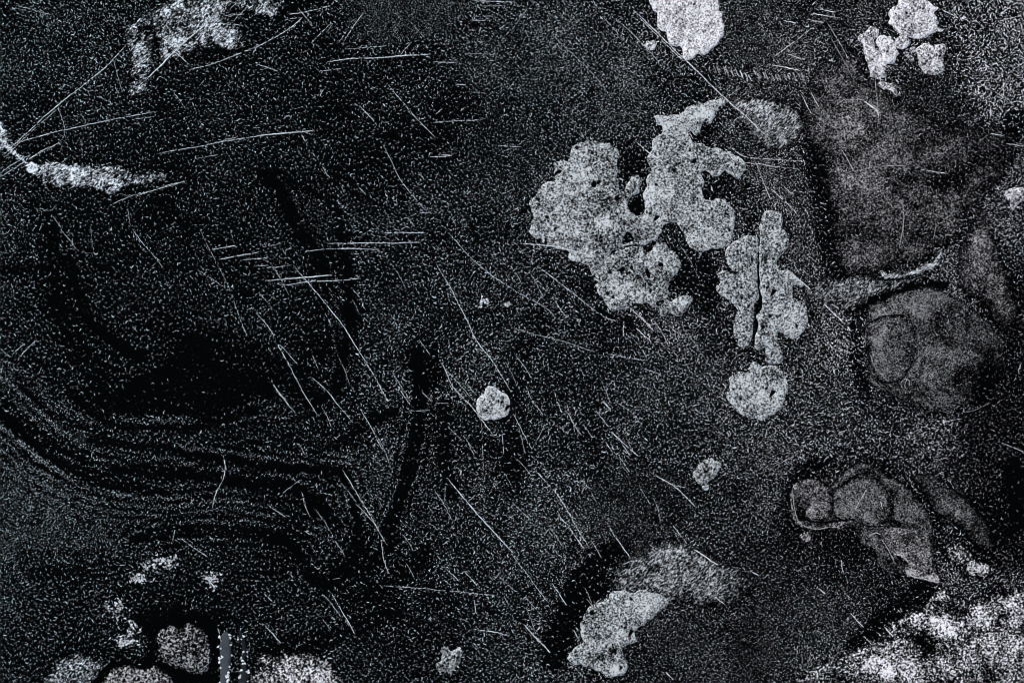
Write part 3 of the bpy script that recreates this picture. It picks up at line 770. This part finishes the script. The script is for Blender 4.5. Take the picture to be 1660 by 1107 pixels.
for mul, top, scl, lum, frame in ((0.56, 0.13, 1.0, 1.0, 1.0), (0.45, 0.13, 0.66, 0.45, near)):      # coarse flecks, then fine dim ones
    want = np.clip(DEN * mul, 0, top) * area_mm * frame * np.where(FILM, 0.6, np.where(HEIGHT > 0.2, 0, 1.0))
    cnt = np.zeros((NY, NX), int)
    nxt = [0.0] * (NX + 2)
    for j in range(NY):                      # evenly spaced, not clumped: what a cell does not use is passed on
        cur, nxt, carry = nxt, [0.0] * (NX + 2), 0.0
        row, thr = want[j].tolist(), (0.5 + 0.85 * (rng.random(NX) - 0.5)).tolist()
        rnd = rng.random(NX).tolist()
        order = range(NX) if j % 2 == 0 else range(NX - 1, -1, -1)
        st = 1 if j % 2 == 0 else -1
        for i in order:
            v = row[i] + cur[i + 1] + carry
            if v > thr[i]:
                cnt[j, i] = 1
                v -= 1.0
            q = 0.30 + 0.25 * rnd[i]
            carry = v * q
            nxt[i + 1] += v * (0.85 - q)
            nxt[i + 1 - st] += v * 0.15
    idx = np.repeat(np.arange(cnt.size), cnt.ravel())
    jj, ii = np.divmod(idx, NX)
    fx = gx[ii] + (rng.random(len(idx)) - 0.5) * CELL
    fy = gy[jj] + (rng.random(len(idx)) - 0.5) * CELL
    sz = scl * SIZ[jj, ii] * rng.lognormal(0.0, 0.22, len(idx))
    ln = 3.6 * sz * (0.55 + 0.9 * rng.random(len(idx)))
    wd = 0.95 * sz ** 0.8 * (0.75 + 0.5 * rng.random(len(idx)))
    ang = (fnoise(fx, fy, 60.0, 21, 8) - 0.5) * 9 + rng.normal(0, 1.0, len(idx))
    tone = np.clip(lum * BRI[jj, ii] * np.where(FILM[jj, ii], 0.5, 1.0) * rng.beta(1.5, 2.3, len(idx)) * 1.15, 0.02, 1.0)
    hue = np.clip((fx - 350) / 1000 + rng.normal(0, 0.15, len(idx)), 0, 1)
    parts_.append((fx, fy, ln, wd, ang, tone, hue, HEIGHT[jj, ii]))
fx, fy, ln, wd, ang, tone, hue, hz = (np.concatenate(q) for q in zip(*parts_))
idx = fx
fl = fleck_mesh('pale_flecks', fx, fy, ln, wd, ang, tone, hue, hz, M_FLECK, slab)
tag(fl, kind='stuff')
print('flecks', len(idx))

# brighter coarse grains in little heaps
heaps = [(205,1040,14,9,26,'lower'), (190,985,14,14,18,'l'), (214,1020,9,12,12,'l'), (222,938,10,7,22,'u'), (270,910,18,9,22,'u'), (345,940,10,14,18,'r'), (240,918,12,4,8,'u'), (782,490,9,8,12,'m'), (822,494,3,3,5,'m')]
heap_lab = ['cluster of bright white grains above the two grey stones', 'thin scatter of white grains farthest above the grey stones', 'short upright scatter of white grains left of the round stone',
            'dense white grain cluster alone above the bottom left stones', 'spread of white grains topmost above the bottom left stones', 'slanting run of white grains up right of the round stone',
            'few white grains strung between two clusters above the stones', 'loose tuft of pale grains left of the middle of the slab', 'single bright knot of grains below left of the largest crust']
for (px, py, rx, ry, k, _), lab in zip(heaps, heap_lab):
    r = empty('grain_cluster', px, py)
    tag(r, lab, 'grains')
    t = rng.normal(0, 0.62, (k * 2, 2))
    gxx, gyy = px + t[:, 0] * rx, py + t[:, 1] * ry
    o = fleck_mesh('grains', gxx, gyy, 3.4 + 3.4 * rng.random(k * 2), 1.6 + 1.6 * rng.random(k * 2), rng.random(k * 2) * 6.3, 0.2 + 0.8 * rng.random(k * 2), np.full(k * 2, 0.6), np.full(k * 2, 0.5), M_FLECK, r, (r.location.x, r.location.y))
    tag(o, kind='stuff')

# slivers with bright grains along their edges
for pts, lab, mat_c, spots_ in (
        ([(360,1028),(367,1024),(373,1031),(375,1052),(373,1077),(368,1107),(366,1135),(356,1135),(357,1090),(357,1048)], 'smooth blue-grey upright sliver edged with white grains, beside the round stone', 0.85, 34),
        ([(387,1021),(392,1026),(397,1036),(400,1057),(396,1072),(402,1092),(398,1118),(386,1120),(388,1090),(394,1074),(391,1041)], 'darker narrow sliver right of the blue-grey sliver', 0.25, 22)):
    r = empty('sliver', np.mean([p[0] for p in pts]), np.mean([p[1] for p in pts]))
    tag(r, lab, 'sliver', 'slivers at the bottom edge')
    crust('blade', pts, M_SLIVER, cover=mat_c, soft=0, thick=2.6, edge=5, rough=0.8, grid=3.2, blotch=0.05, parent=r, bumps=0.4, rim=0)
    q = spline(pts, 1.0, True)
    q = q[rng.integers(0, len(q), spots_)]
    qx, qy = q[:, 0] + rng.normal(0, 1.8, spots_), q[:, 1] + rng.normal(0, 2, spots_)
    o = fleck_mesh('edge_grains', qx, qy, 3.0 + 3.2 * rng.random(spots_), 2.6 + 1.6 * rng.random(spots_), rng.random(spots_) * 6.3, 0.6 + 0.4 * rng.random(spots_), np.full(spots_, 0.3), np.full(spots_, 2.4), M_FLECK, r, (r.location.x, r.location.y))
    tag(o, kind='stuff')

# ------------------------------------------------------------------ scratches: each one a raised torn burr of the slab
Z = 2.993
TILE = {1: (0, 0), 2: (415, 0), 3: (830, 0), 4: (1240, 0), 5: (0, 370), 6: (415, 370), 7: (830, 370), 8: (1240, 370), 9: (0, 737), 10: (415, 737), 11: (830, 737), 12: (1240, 737)}
SCR = """
1: 85 30 170 52 245 75 /1.3 .6; 15 755 90 685 190 590 310 490 420 400 530 310 615 215 /1.9 .9; 20 765 180 612 285 522 /1.3 .6; 0 722 100 690 200 660 320 630 450 600 600 570 760 540 /1.7 .9
1: 650 580 750 567 /1.5 .6; 0 860 90 805 200 735 300 687 /1.5 .8; 0 845 60 800 150 750 /1.3 .6; 140 775 290 690 /1.2 .7; 540 260 560 330 590 440 /1.1 .55; 845 250 925 320 /1.5 .8; 740 145 845 235 /1.4 .7
1: 715 385 850 250 960 150 1060 65 /3.6 1; 915 340 1020 315 1150 265 1257 225 /1.9 .9; 390 550 420 600 /1 .5; 275 510 310 600 315 660 /1.1 .5; 395 680 400 770 /1 .5; 840 450 905 530 /1.2 .55; 1005 480 1025 500 /1.3 .6
1: 760 745 950 715 1100 685 1257 660 /1.7 .85; 940 770 1080 752 /1.2 .55; 1085 678 1140 672 /1.8 .6; 270 910 420 850 /1.3 .7; 330 920 460 860 550 830 /1.5 .8; 545 990 640 950 760 920 900 880 /1.6 .85; 640 960 800 905 905 878 /1.3 .7
1: 1070 115 1200 130 /1.3 .6; 1090 80 1180 70 /1.3 .7; 1130 105 1200 40 /1.2 .7; 250 1040 300 1107 /1.2 .5; 480 1020 510 1050 /1.1 .5; 620 1020 635 1100 /1.1 .5
2: 0 230 90 185 160 140 225 85 /2 .9; 150 70 230 60 360 30 /1.5 .8; 140 98 215 85 /1.4 .8; 205 40 265 115 /1.3 .7; 265 210 365 115 /1.3 .6; 340 160 375 115 /1.1 .6; 400 210 440 150 /1.1 .5; 425 205 480 120 525 60 /1.4 .65
2: 0 310 105 347 /1.8 .85; 345 300 450 288 560 283 700 272 850 265 /2.2 .85; 320 345 420 335 /1.4 .6; 430 240 560 230 635 222 /1.3 .65; 695 272 755 205 /1.3 .6; 755 250 775 225 /1.2 .6; 765 125 825 190 /1.2 .55
2: 1060 5 1257 10 /1.9 .8; 1060 80 1140 80 /1.3 .55; 1050 100 1115 100 /1.5 .75; 1030 145 1070 148 /1.2 .5; 1100 30 1200 32 /1.2 .6; 1150 110 1180 60 /1.2 .5; 860 300 1005 312 /1.4 .65; 1010 260 1160 265 /1.1 .5
2: 310 470 328 435 /2 .6; 500 510 575 590 /1.7 .8; 640 410 700 480 780 575 870 670 /1.6 .65; 615 700 660 790 700 870 760 950 830 1025 /1.6 .7; 860 595 960 590 1090 583 /1.7 .7; 970 413 1020 415 /2.2 .6; 1040 448 1110 453 /1.2 .5
2: 870 555 905 528 /1.2 .6; 800 410 830 380 /1.1 .5; 815 430 845 400 /1.1 .5; 845 762 950 758 /2.4 .65; 880 752 950 750 /1.4 .5; 0 660 140 648 285 633 /2.6 .85; 220 655 250 705 /1.4 .65; 305 785 360 865 /1.5 .7; 275 740 290 760 /1.6 .6
2: 415 905 430 935 /1.4 .6; 500 910 535 945 /1.9 .6; 625 975 635 990 /2.2 .7; 785 835 815 870 /1.5 .6; 735 1055 770 1100 /1.8 .6; 795 1033 850 1033 /1.4 .6; 1190 945 1257 915 /1.5 .65; 1180 708 1257 712 /1.6 .65
3: 595 55 700 155 780 235 850 300 930 380 1030 475 1120 555 1250 680 /2.6 .9; 615 85 760 230 840 300 /1.5 .75; 505 90 610 190 710 300 /1.2 .6; 440 85 570 225 /1.3 .45; 190 165 290 260 370 335 460 440 /1.4 .5
3: 600 690 670 745 740 795 /2 .85; 1055 715 1130 760 1257 772 /1.5 .7; 1130 790 1257 803 /1.5 .7; 1175 775 1215 870 1250 960 /1.4 .6; 0 712 45 713 /1.7 .6; 75 40 0 150 /1.3 .5; 1050 470 1100 430 /1.3 .6; 1060 610 1170 485 /1.3 .6
4: 265 45 340 60 /1.6 .8; 230 65 345 85 /2.2 .95; 205 95 285 112 /2.8 1; 90 100 155 118 /2 .9; 195 130 240 142 /1.8 .8; 220 145 120 220 40 280 /1.7 .8; 110 265 195 290 /2.2 .9; 15 312 120 335 170 345 /2.4 .9
4: 300 110 360 210 440 360 /1.5 .5; 180 465 225 555 /1.8 .85; 225 455 262 520 /1.7 .8; 240 190 290 220 /1.4 .6; 860 50 940 90 /1.9 .85; 945 80 1000 110 /1.7 .7; 1010 105 1045 115 1055 140 /1.8 .75; 1140 75 1190 35 /2.2 .9; 1120 110 1240 80 /1.6 .7
4: 1155 400 1160 480 /2.2 .9; 0 770 200 785 /1.5 .65; 0 805 160 822 /1.4 .55; 35 920 155 1035 /1.9 .8; 0 905 30 970 /1.6 .7; 90 905 130 945 /1.5 .6; 370 725 430 830 /1.5 .65; 430 830 560 808 680 805 /1.5 .45; 755 825 890 845 /1.8 .75
4: 610 680 640 740 /1.6 .6; 1095 650 1160 662 /2 .85; 1170 700 1257 710 /1.8 .6; 300 490 480 485 /1.4 .45; 480 490 545 540 552 572 /3.6 .75
5: 295 5 365 95 /1.6 .7; 640 5 700 80 790 190 /1.5 .7; 440 0 450 90 /1.2 .45; 1030 105 1145 85 /2.2 .85; 1060 150 1150 135 1257 115 /1.8 .75; 1180 155 1257 148 /1.8 .7; 1060 185 1120 310 1165 440 1200 520 /1.4 .55; 960 205 1120 305 /1.3 .5
5: 60 610 120 560 /1.6 .65; 100 615 180 540 /1.5 .65; 0 580 40 620 /1.5 .6; 970 0 1010 90 1060 185 /1.2 .45
6: 0 410 60 480 105 560 170 680 240 810 300 910 /1.6 .75; 105 565 130 580 200 660 /1.5 .65; 180 180 270 285 350 385 440 500 500 600 560 690 640 840 /1.8 .75; 270 725 340 785 400 860 470 945 /1.7 .8
6: 75 740 110 800 190 890 /1.6 .75; 85 770 150 840 /1.4 .65; 490 855 540 930 590 1030 625 1085 /1.5 .7; 50 255 200 240 370 228 /2.2 .85; 120 278 260 262 400 252 /1.8 .8; 300 258 510 245 /1.5 .7; 50 195 170 178 /1.3 .55
6: 240 115 360 100 600 105 /1.3 .55; 345 75 560 72 800 70 /1.8 .85; 400 95 590 105 /1.4 .6; 620 22 820 22 /2 .85; 0 150 60 140 /2.2 .75; 0 185 60 180 /1.5 .6; 0 100 110 75 /1.3 .55; 875 175 930 265 990 380 1075 550 1150 650 1240 800 /1.8 .85
6: 930 20 1030 130 1120 210 1200 265 1257 300 /1.5 .65; 905 655 950 760 1040 860 1100 935 1150 1005 /1.8 .8; 900 660 980 750 1060 840 /1.3 .6; 1010 740 1070 810 /1.2 .55; 790 540 845 612 /1.6 .6; 275 615 305 690 /1.3 .6; 690 770 745 855 /1.6 .7
6: 805 790 850 840 /1.5 .65; 740 885 840 883 /1.3 .5; 870 848 930 848 /1.2 .5; 1005 1000 1070 1090 /1.4 .65; 1030 1040 1060 1100 /1.3 .55; 1095 940 1100 1107 /1.3 .45; 1195 1000 1200 1090 /1.3 .6; 970 645 1010 615 /1.2 .5; 15 310 80 390 /1.3 .5
7: 40 73 150 82 270 103 390 135 /2.6 1; 130 190 230 265 340 350 410 405 /1.7 .8; 0 295 110 355 180 400 215 440 /1.4 .6; 280 170 200 260 95 390 /1.3 .55; 195 335 265 430 /1.3 .6; 440 430 505 450 /1.5 .7; 570 380 630 440 690 500 /1.8 .8
7: 600 400 680 490 /1.4 .7; 600 485 675 550 /1.6 .75; 0 485 120 515 270 555 400 600 /1.4 .5; 470 612 620 637 /1.5 .65; 640 680 725 710 /1.3 .55; 540 450 542 525 /1.4 .6; 720 700 670 800 /1.3 .45; 790 500 797 540 /1.3 .5; 70 765 100 835 155 905 /1.5 .7
7: 205 790 240 890 /1.4 .65; 265 850 285 925 340 1005 /1.5 .65; 345 950 390 1015 /1.4 .65; 405 880 470 965 /1.5 .7; 480 985 560 1060 615 1105 /1.8 .75; 455 1035 490 1090 /1.4 .65; 530 1040 575 1105 /1.5 .7; 230 955 255 990 /1.4 .6; 300 965 305 990 /1.4 .5
7: 5 900 60 1000 95 1070 /1.5 .7; 30 960 65 1095 /1.3 .55; 440 840 480 880 /3.4 .6; 95 1075 160 955 /1.2 .45; 500 840 600 910 630 960 /1.3 .5
8: 125 215 180 265 220 300 /3 .9; 140 175 165 215 /1.6 .7; 285 365 375 455 /2.8 .85; 330 370 380 410 /1.5 .6; 215 745 290 775 /1.6 .7; 860 940 950 925 /1.8 .65; 1230 690 1240 660 /1.8 .7; 1150 1040 1257 1085 /1.5 .6
9: 1080 0 1092 60 1080 120 1045 190 1030 260 /1.8 .75; 850 360 838 415 /1.9 .8; 875 405 1010 495 /1.4 .6; 1060 840 1075 900 /1.7 .75; 1000 590 1045 650 /3.4 .7; 960 560 1000 595 /1.8 .6
10: 420 70 480 170 540 270 605 385 635 435 /1.7 .8; 610 415 620 500 640 560 670 610 /1.7 .8; 600 632 780 645 980 663 1180 685 /1.3 .6; 365 670 420 765 480 870 /1.7 .75; 45 825 120 915 /2.8 .85; 40 670 78 712 /1.7 .65; 125 188 215 118 /1.2 .55
10: 220 180 235 240 260 302 /1.5 .65; 75 255 145 305 /1.4 .6; 235 370 265 390 /1.6 .6; 930 110 1000 200 1090 305 1160 380 1250 480 /2.4 .9; 1030 225 1065 195 /1.3 .55; 920 150 910 240 /1.2 .45; 1055 845 1140 857 1230 875 /2 .9
10: 1060 700 1068 765 /1.6 .6; 920 550 990 615 /1.4 .6; 1010 560 1075 635 /2 .6; 1180 590 1257 660 /1.4 .6; 190 945 212 905 /1.3 .5; 345 603 410 598 /1.3 .5; 980 60 1000 95 /1.4 .6; 1100 0 1103 75 /1.4 .55; 1205 90 1240 150 /1.4 .6
11: 105 65 215 185 270 270 330 380 375 450 /1.8 .75; 215 280 290 370 350 460 /1.6 .75; 460 325 510 410 575 500 /1.7 .75; 0 230 90 315 /1.5 .65; 0 485 60 560 130 660 180 720 /1.5 .65; 60 820 120 890 185 960 /2.8 .75; 190 620 265 730 /1.6 .75
11: 235 600 245 650 /1.4 .6; 690 95 780 145 850 160 /1.5 .7; 700 100 800 160 890 250 /1.7 .75; 515 0 570 85 /1.5 .65; 620 155 680 255 /1.3 .6; 780 340 850 430 /1.6 .75; 880 455 1000 535 /2.2 .85; 980 685 1035 725 /1.8 .7
11: 1150 560 1195 585 /1.7 .75; 745 1050 785 1090 /2.4 .65; 300 850 325 895 /1.5 .6; 370 390 435 500 /1.4 .6; 60 690 145 780 /1.3 .55
12: 370 510 380 570 /2.4 .75; 260 648 295 675 /2.4 .8; 385 670 415 695 /2 .8; 415 765 480 835 /2 .85; 475 875 520 920 /1.8 .75; 580 835 620 880 /3 .85; 195 645 215 658 /1.6 .6; 428 280 455 230 485 180 /2 .6; 560 225 568 262 /2 .75
"""


def scratch_mesh(pts, w, tone, name='scratch', parent=None, lift=0.0, whole=False):
    """thin roof-shaped burr with torn gaps, lying on whatever it crosses"""
    p = spline(pts, 2.2)
    n_ = len(p)
    if n_ < 3:
        p = spline(pts, 1.0); n_ = len(p)
    t = np.gradient(p, axis=0)
    t /= np.linalg.norm(t, axis=1)[:, None] + 1e-9
    nr = np.stack([-t[:, 1], t[:, 0]], 1)
    s = np.arange(n_) / max(n_ - 1, 1)
    taper = np.minimum(1, np.minimum(s, 1 - s) * 7 + 0.25)
    o1 = rng.random(2) * 60
    lw = 0.74 * w * (0.45 + 0.75 * rng.random(n_)) * taper
    p = p + nr * (rng.normal(0, 0.28, n_) + (vnoise(p[:, 0], p[:, 1], 25.0, *o1) - 0.5) * 1.6)[:, None]
    h = np.zeros(n_)
    for dx in (-2, 0, 2):
        for dy in (-2, 0, 2):
            h = np.maximum(h, lookup(HEIGHT, p[:, 0] + dx, p[:, 1] + dy))
    h = h + 0.35 + lift
    tn = min(tone * 1.35, 1.0) * (0.6 + 0.6 * vnoise(p[:, 0], p[:, 1], 16.0, *o1[::-1])) * (0.6 + 0.4 * taper)
    keep = rng.random(n_) < (0.86 + 0.14 * min((w - 1) / 1.5, 1)) 
    keep &= vnoise(p[:, 0], p[:, 1], 12.0, o1[0] + 9, o1[1]) > (0.15 - 0.1 * min(w - 1, 1.5))
    keep |= whole
    hue_ = np.clip((p[:, 0] - 350) / 900, 0, 1)
    V, Fc, T, Hh = [], [], [], []
    for k in range(n_):
        a, b_ = p[k] + nr[k] * lw[k] * 0.5, p[k] - nr[k] * lw[k] * 0.5
        V += [(a[0], a[1], h[k]), (p[k][0], p[k][1], h[k] + lw[k] * 0.28), (b_[0], b_[1], h[k])]
        T += [tn[k]] * 3
        Hh += [hue_[k]] * 3
        if k and keep[k]:
            q, r = 3 * (k - 1), 3 * k
            Fc += [(q, q + 1, r + 1, r), (q + 1, q + 2, r + 2, r + 1)]
    # torn crumbs beside the line
    for _ in range(0 if whole else int(n_ * 0.35)):
        k = int(rng.integers(0, n_))
        q = p[k] + nr[k] * rng.normal(0, 0.9 + w * 0.6) + t[k] * rng.normal(0, 2)
        L_ = rng.uniform(1.2, 3.5)
        u = t[k] * L_ * 0.5
        v = nr[k] * rng.uniform(0.35, 0.7)
        c_ = len(V)
        V += [(*(q - u), h[k]), (*(q + v), h[k]), (*q, h[k] + 0.4), (*(q - v), h[k]), (*(q + u), h[k])]
        T += [tone * rng.uniform(0.25, 0.7)] * 5
        Hh += [hue_[k]] * 5
        Fc += [(c_, c_ + 2, c_ + 1), (c_, c_ + 3, c_ + 2), (c_ + 1, c_ + 2, c_ + 4), (c_ + 2, c_ + 3, c_ + 4)]
    V = np.array(V)
    W = np.column_stack([(V[:, 0] - 830.0) * MM, (553.5 - V[:, 1]) * MM, V[:, 2] * MM])
    if parent is not None:
        W[:, 0] -= parent.location.x; W[:, 1] -= parent.location.y
    return link_mesh(name, W, Fc, M_SCRATCH, parent or slab, {'tone': T, 'hue': Hh}, False)


n_scr = 0
for line in SCR.strip().splitlines():
    head, rest = line.split(':')
    ox, oy = TILE[int(head)]
    for item in rest.split(';'):
        co, par = item.split('/')
        c_ = [float(v) for v in co.split()]
        w, tn = (float(v) for v in par.split())
        pts = [(ox + c_[q] / Z, oy + c_[q + 1] / Z) for q in range(0, len(c_), 2)]
        scratch_mesh(pts, w, tn)
        n_scr += 1
# faint hairlines down the middle of the slab
for k in range(44):
    x, y = rng.uniform(440, 1160), rng.uniform(380, 1000)
    if lookup(HEIGHT, np.array([x]), np.array([y]))[0] > 0.2:
        continue
    an, L_ = math.radians(rng.normal(57, 7)), rng.uniform(18, 60)
    scratch_mesh([(x, y), (x + L_ * 0.5 * math.cos(an), y + L_ * 0.5 * math.sin(an)), (x + L_ * math.cos(an + 0.06), y + L_ * math.sin(an + 0.06))], rng.uniform(1.1, 1.5), rng.uniform(0.35, 0.6))
    n_scr += 1
# folds and cracks of the films: black ones are cracks, grey ones ridges
for par, tn, w, pts in (
        (rn, 0, 2.6, [(1403,527),(1425,514),(1450,511),(1468,513)]), (rn, 0, 1.8, [(1468,513),(1480,535),(1485,570),(1477,595)]), (rn, 0, 2.2, [(1414,606),(1428,620),(1450,618),(1465,612)]),
        (rn, 0, 2.4, [(1410,610),(1430,628),(1456,645),(1489,660)]), (rn, 0, 1.5, [(1512,480),(1540,505),(1560,545),(1552,580)]), (rn, 0, 1.6, [(1490,600),(1520,628),(1560,640)]),
        (rn, 0.5, 1.8, [(1463,629),(1460,621),(1465,614),(1473,617),(1474,625)]), (rn, 0.4, 1.5, [(1470,612),(1466,622),(1468,631)]), (rn, 0.4, 1.6, [(1499,612),(1504,604),(1507,611),(1512,604),(1511,613)]),
        (rn, 0.3, 1.6, [(1474,545),(1486,562),(1490,590)]), (rn, 0.3, 1.5, [(1560,668),(1580,664),(1600,655)]), (rn, 0.35, 1.8, [(1408,572),(1420,600),(1440,618)]),
        (cr, 0, 3.2, [(1296,807),(1291,828),(1305,842),(1330,846),(1375,842)]), (cr, 0, 3.6, [(1361,787),(1380,774),(1400,766),(1420,767)]), (cr, 0, 2.2, [(1346,798),(1350,815),(1345,834)]),
        (cr, 0, 2.8, [(1412,770),(1430,785),(1442,808),(1447,835)]), (cr, 0, 1.8, [(1428,776),(1446,795),(1456,815)]), (cr, 0, 2.4, [(1424,866),(1437,885),(1456,915)]), (cr, 0, 2.0, oval(1431,833,12,12,10)),
        (cr, 0, 2.2, [(1380,842),(1400,851),(1426,852),(1450,850)]), (cr, 0, 2.4, [(1470,914),(1456,905),(1452,922)]), (cr, 0, 1.8, [(1318,800),(1308,812),(1313,824)]),
        (cr, 0.4, 3.0, [(1428,872),(1440,892),(1450,914)]), (cr, 0.5, 4.0, [(1448,897),(1462,901),(1471,912)]), (cr, 0.5, 4.0, [(1466,921),(1478,933),(1500,938),(1522,944)]),
        (cr, 0.35, 2.4, [(1404,792),(1396,806),(1385,828)]), (cr, 0.35, 2.0, [(1284,792),(1287,818),(1296,846),(1322,857),(1350,853)]), (cr, 0.4, 3.0, [(1408,868),(1418,863),(1428,866)]),
        (sheet, 0, 2.4, [(1394,404),(1399,430),(1397,447)]), (sheet, 0, 2.0, [(1500,190),(1540,215),(1600,225)]), (sheet, 0, 1.6, [(1440,160),(1452,220),(1444,260)]), (sheet, 0, 1.6, [(1380,240),(1372,300),(1392,350)]),
        (sheet, 0.28, 2.4, [(1462,322),(1464,362),(1458,402)]), (sheet, 0.3, 2.0, [(1516,368),(1513,388)]), (sheet, 0.3, 2.0, [(1418,118),(1421,160),(1424,190)]), (sheet, 0.25, 1.8, [(1345,60),(1368,100),(1388,140)])):
    scratch_mesh(pts, w, tn, 'crack' if tn == 0 else 'ridge', par, 0.9 if par is not sheet else 0.2, True)
# comb of short scuff marks between the top crust and the brushed film
for k in range(22):
    x = 1150 + k * 7.2 + rng.normal(0, 1.2)
    y = 112 + 14 * math.sin((k / 21) * 1.5) + rng.normal(0, 1.5)
    L_ = 8 + 6 * rng.random()
    amp = 0.22 + 0.45 * math.exp(-((k - 8) / 4.5) ** 2) + (0.15 if k > 13 else 0)
    scratch_mesh([(x - 1.5, y - L_ * 0.5), (x + 0.8, y), (x + 3.2, y + L_ * 0.6)], 3.4, amp, 'scuff')
    n_scr += 1
print('scratches', n_scr)
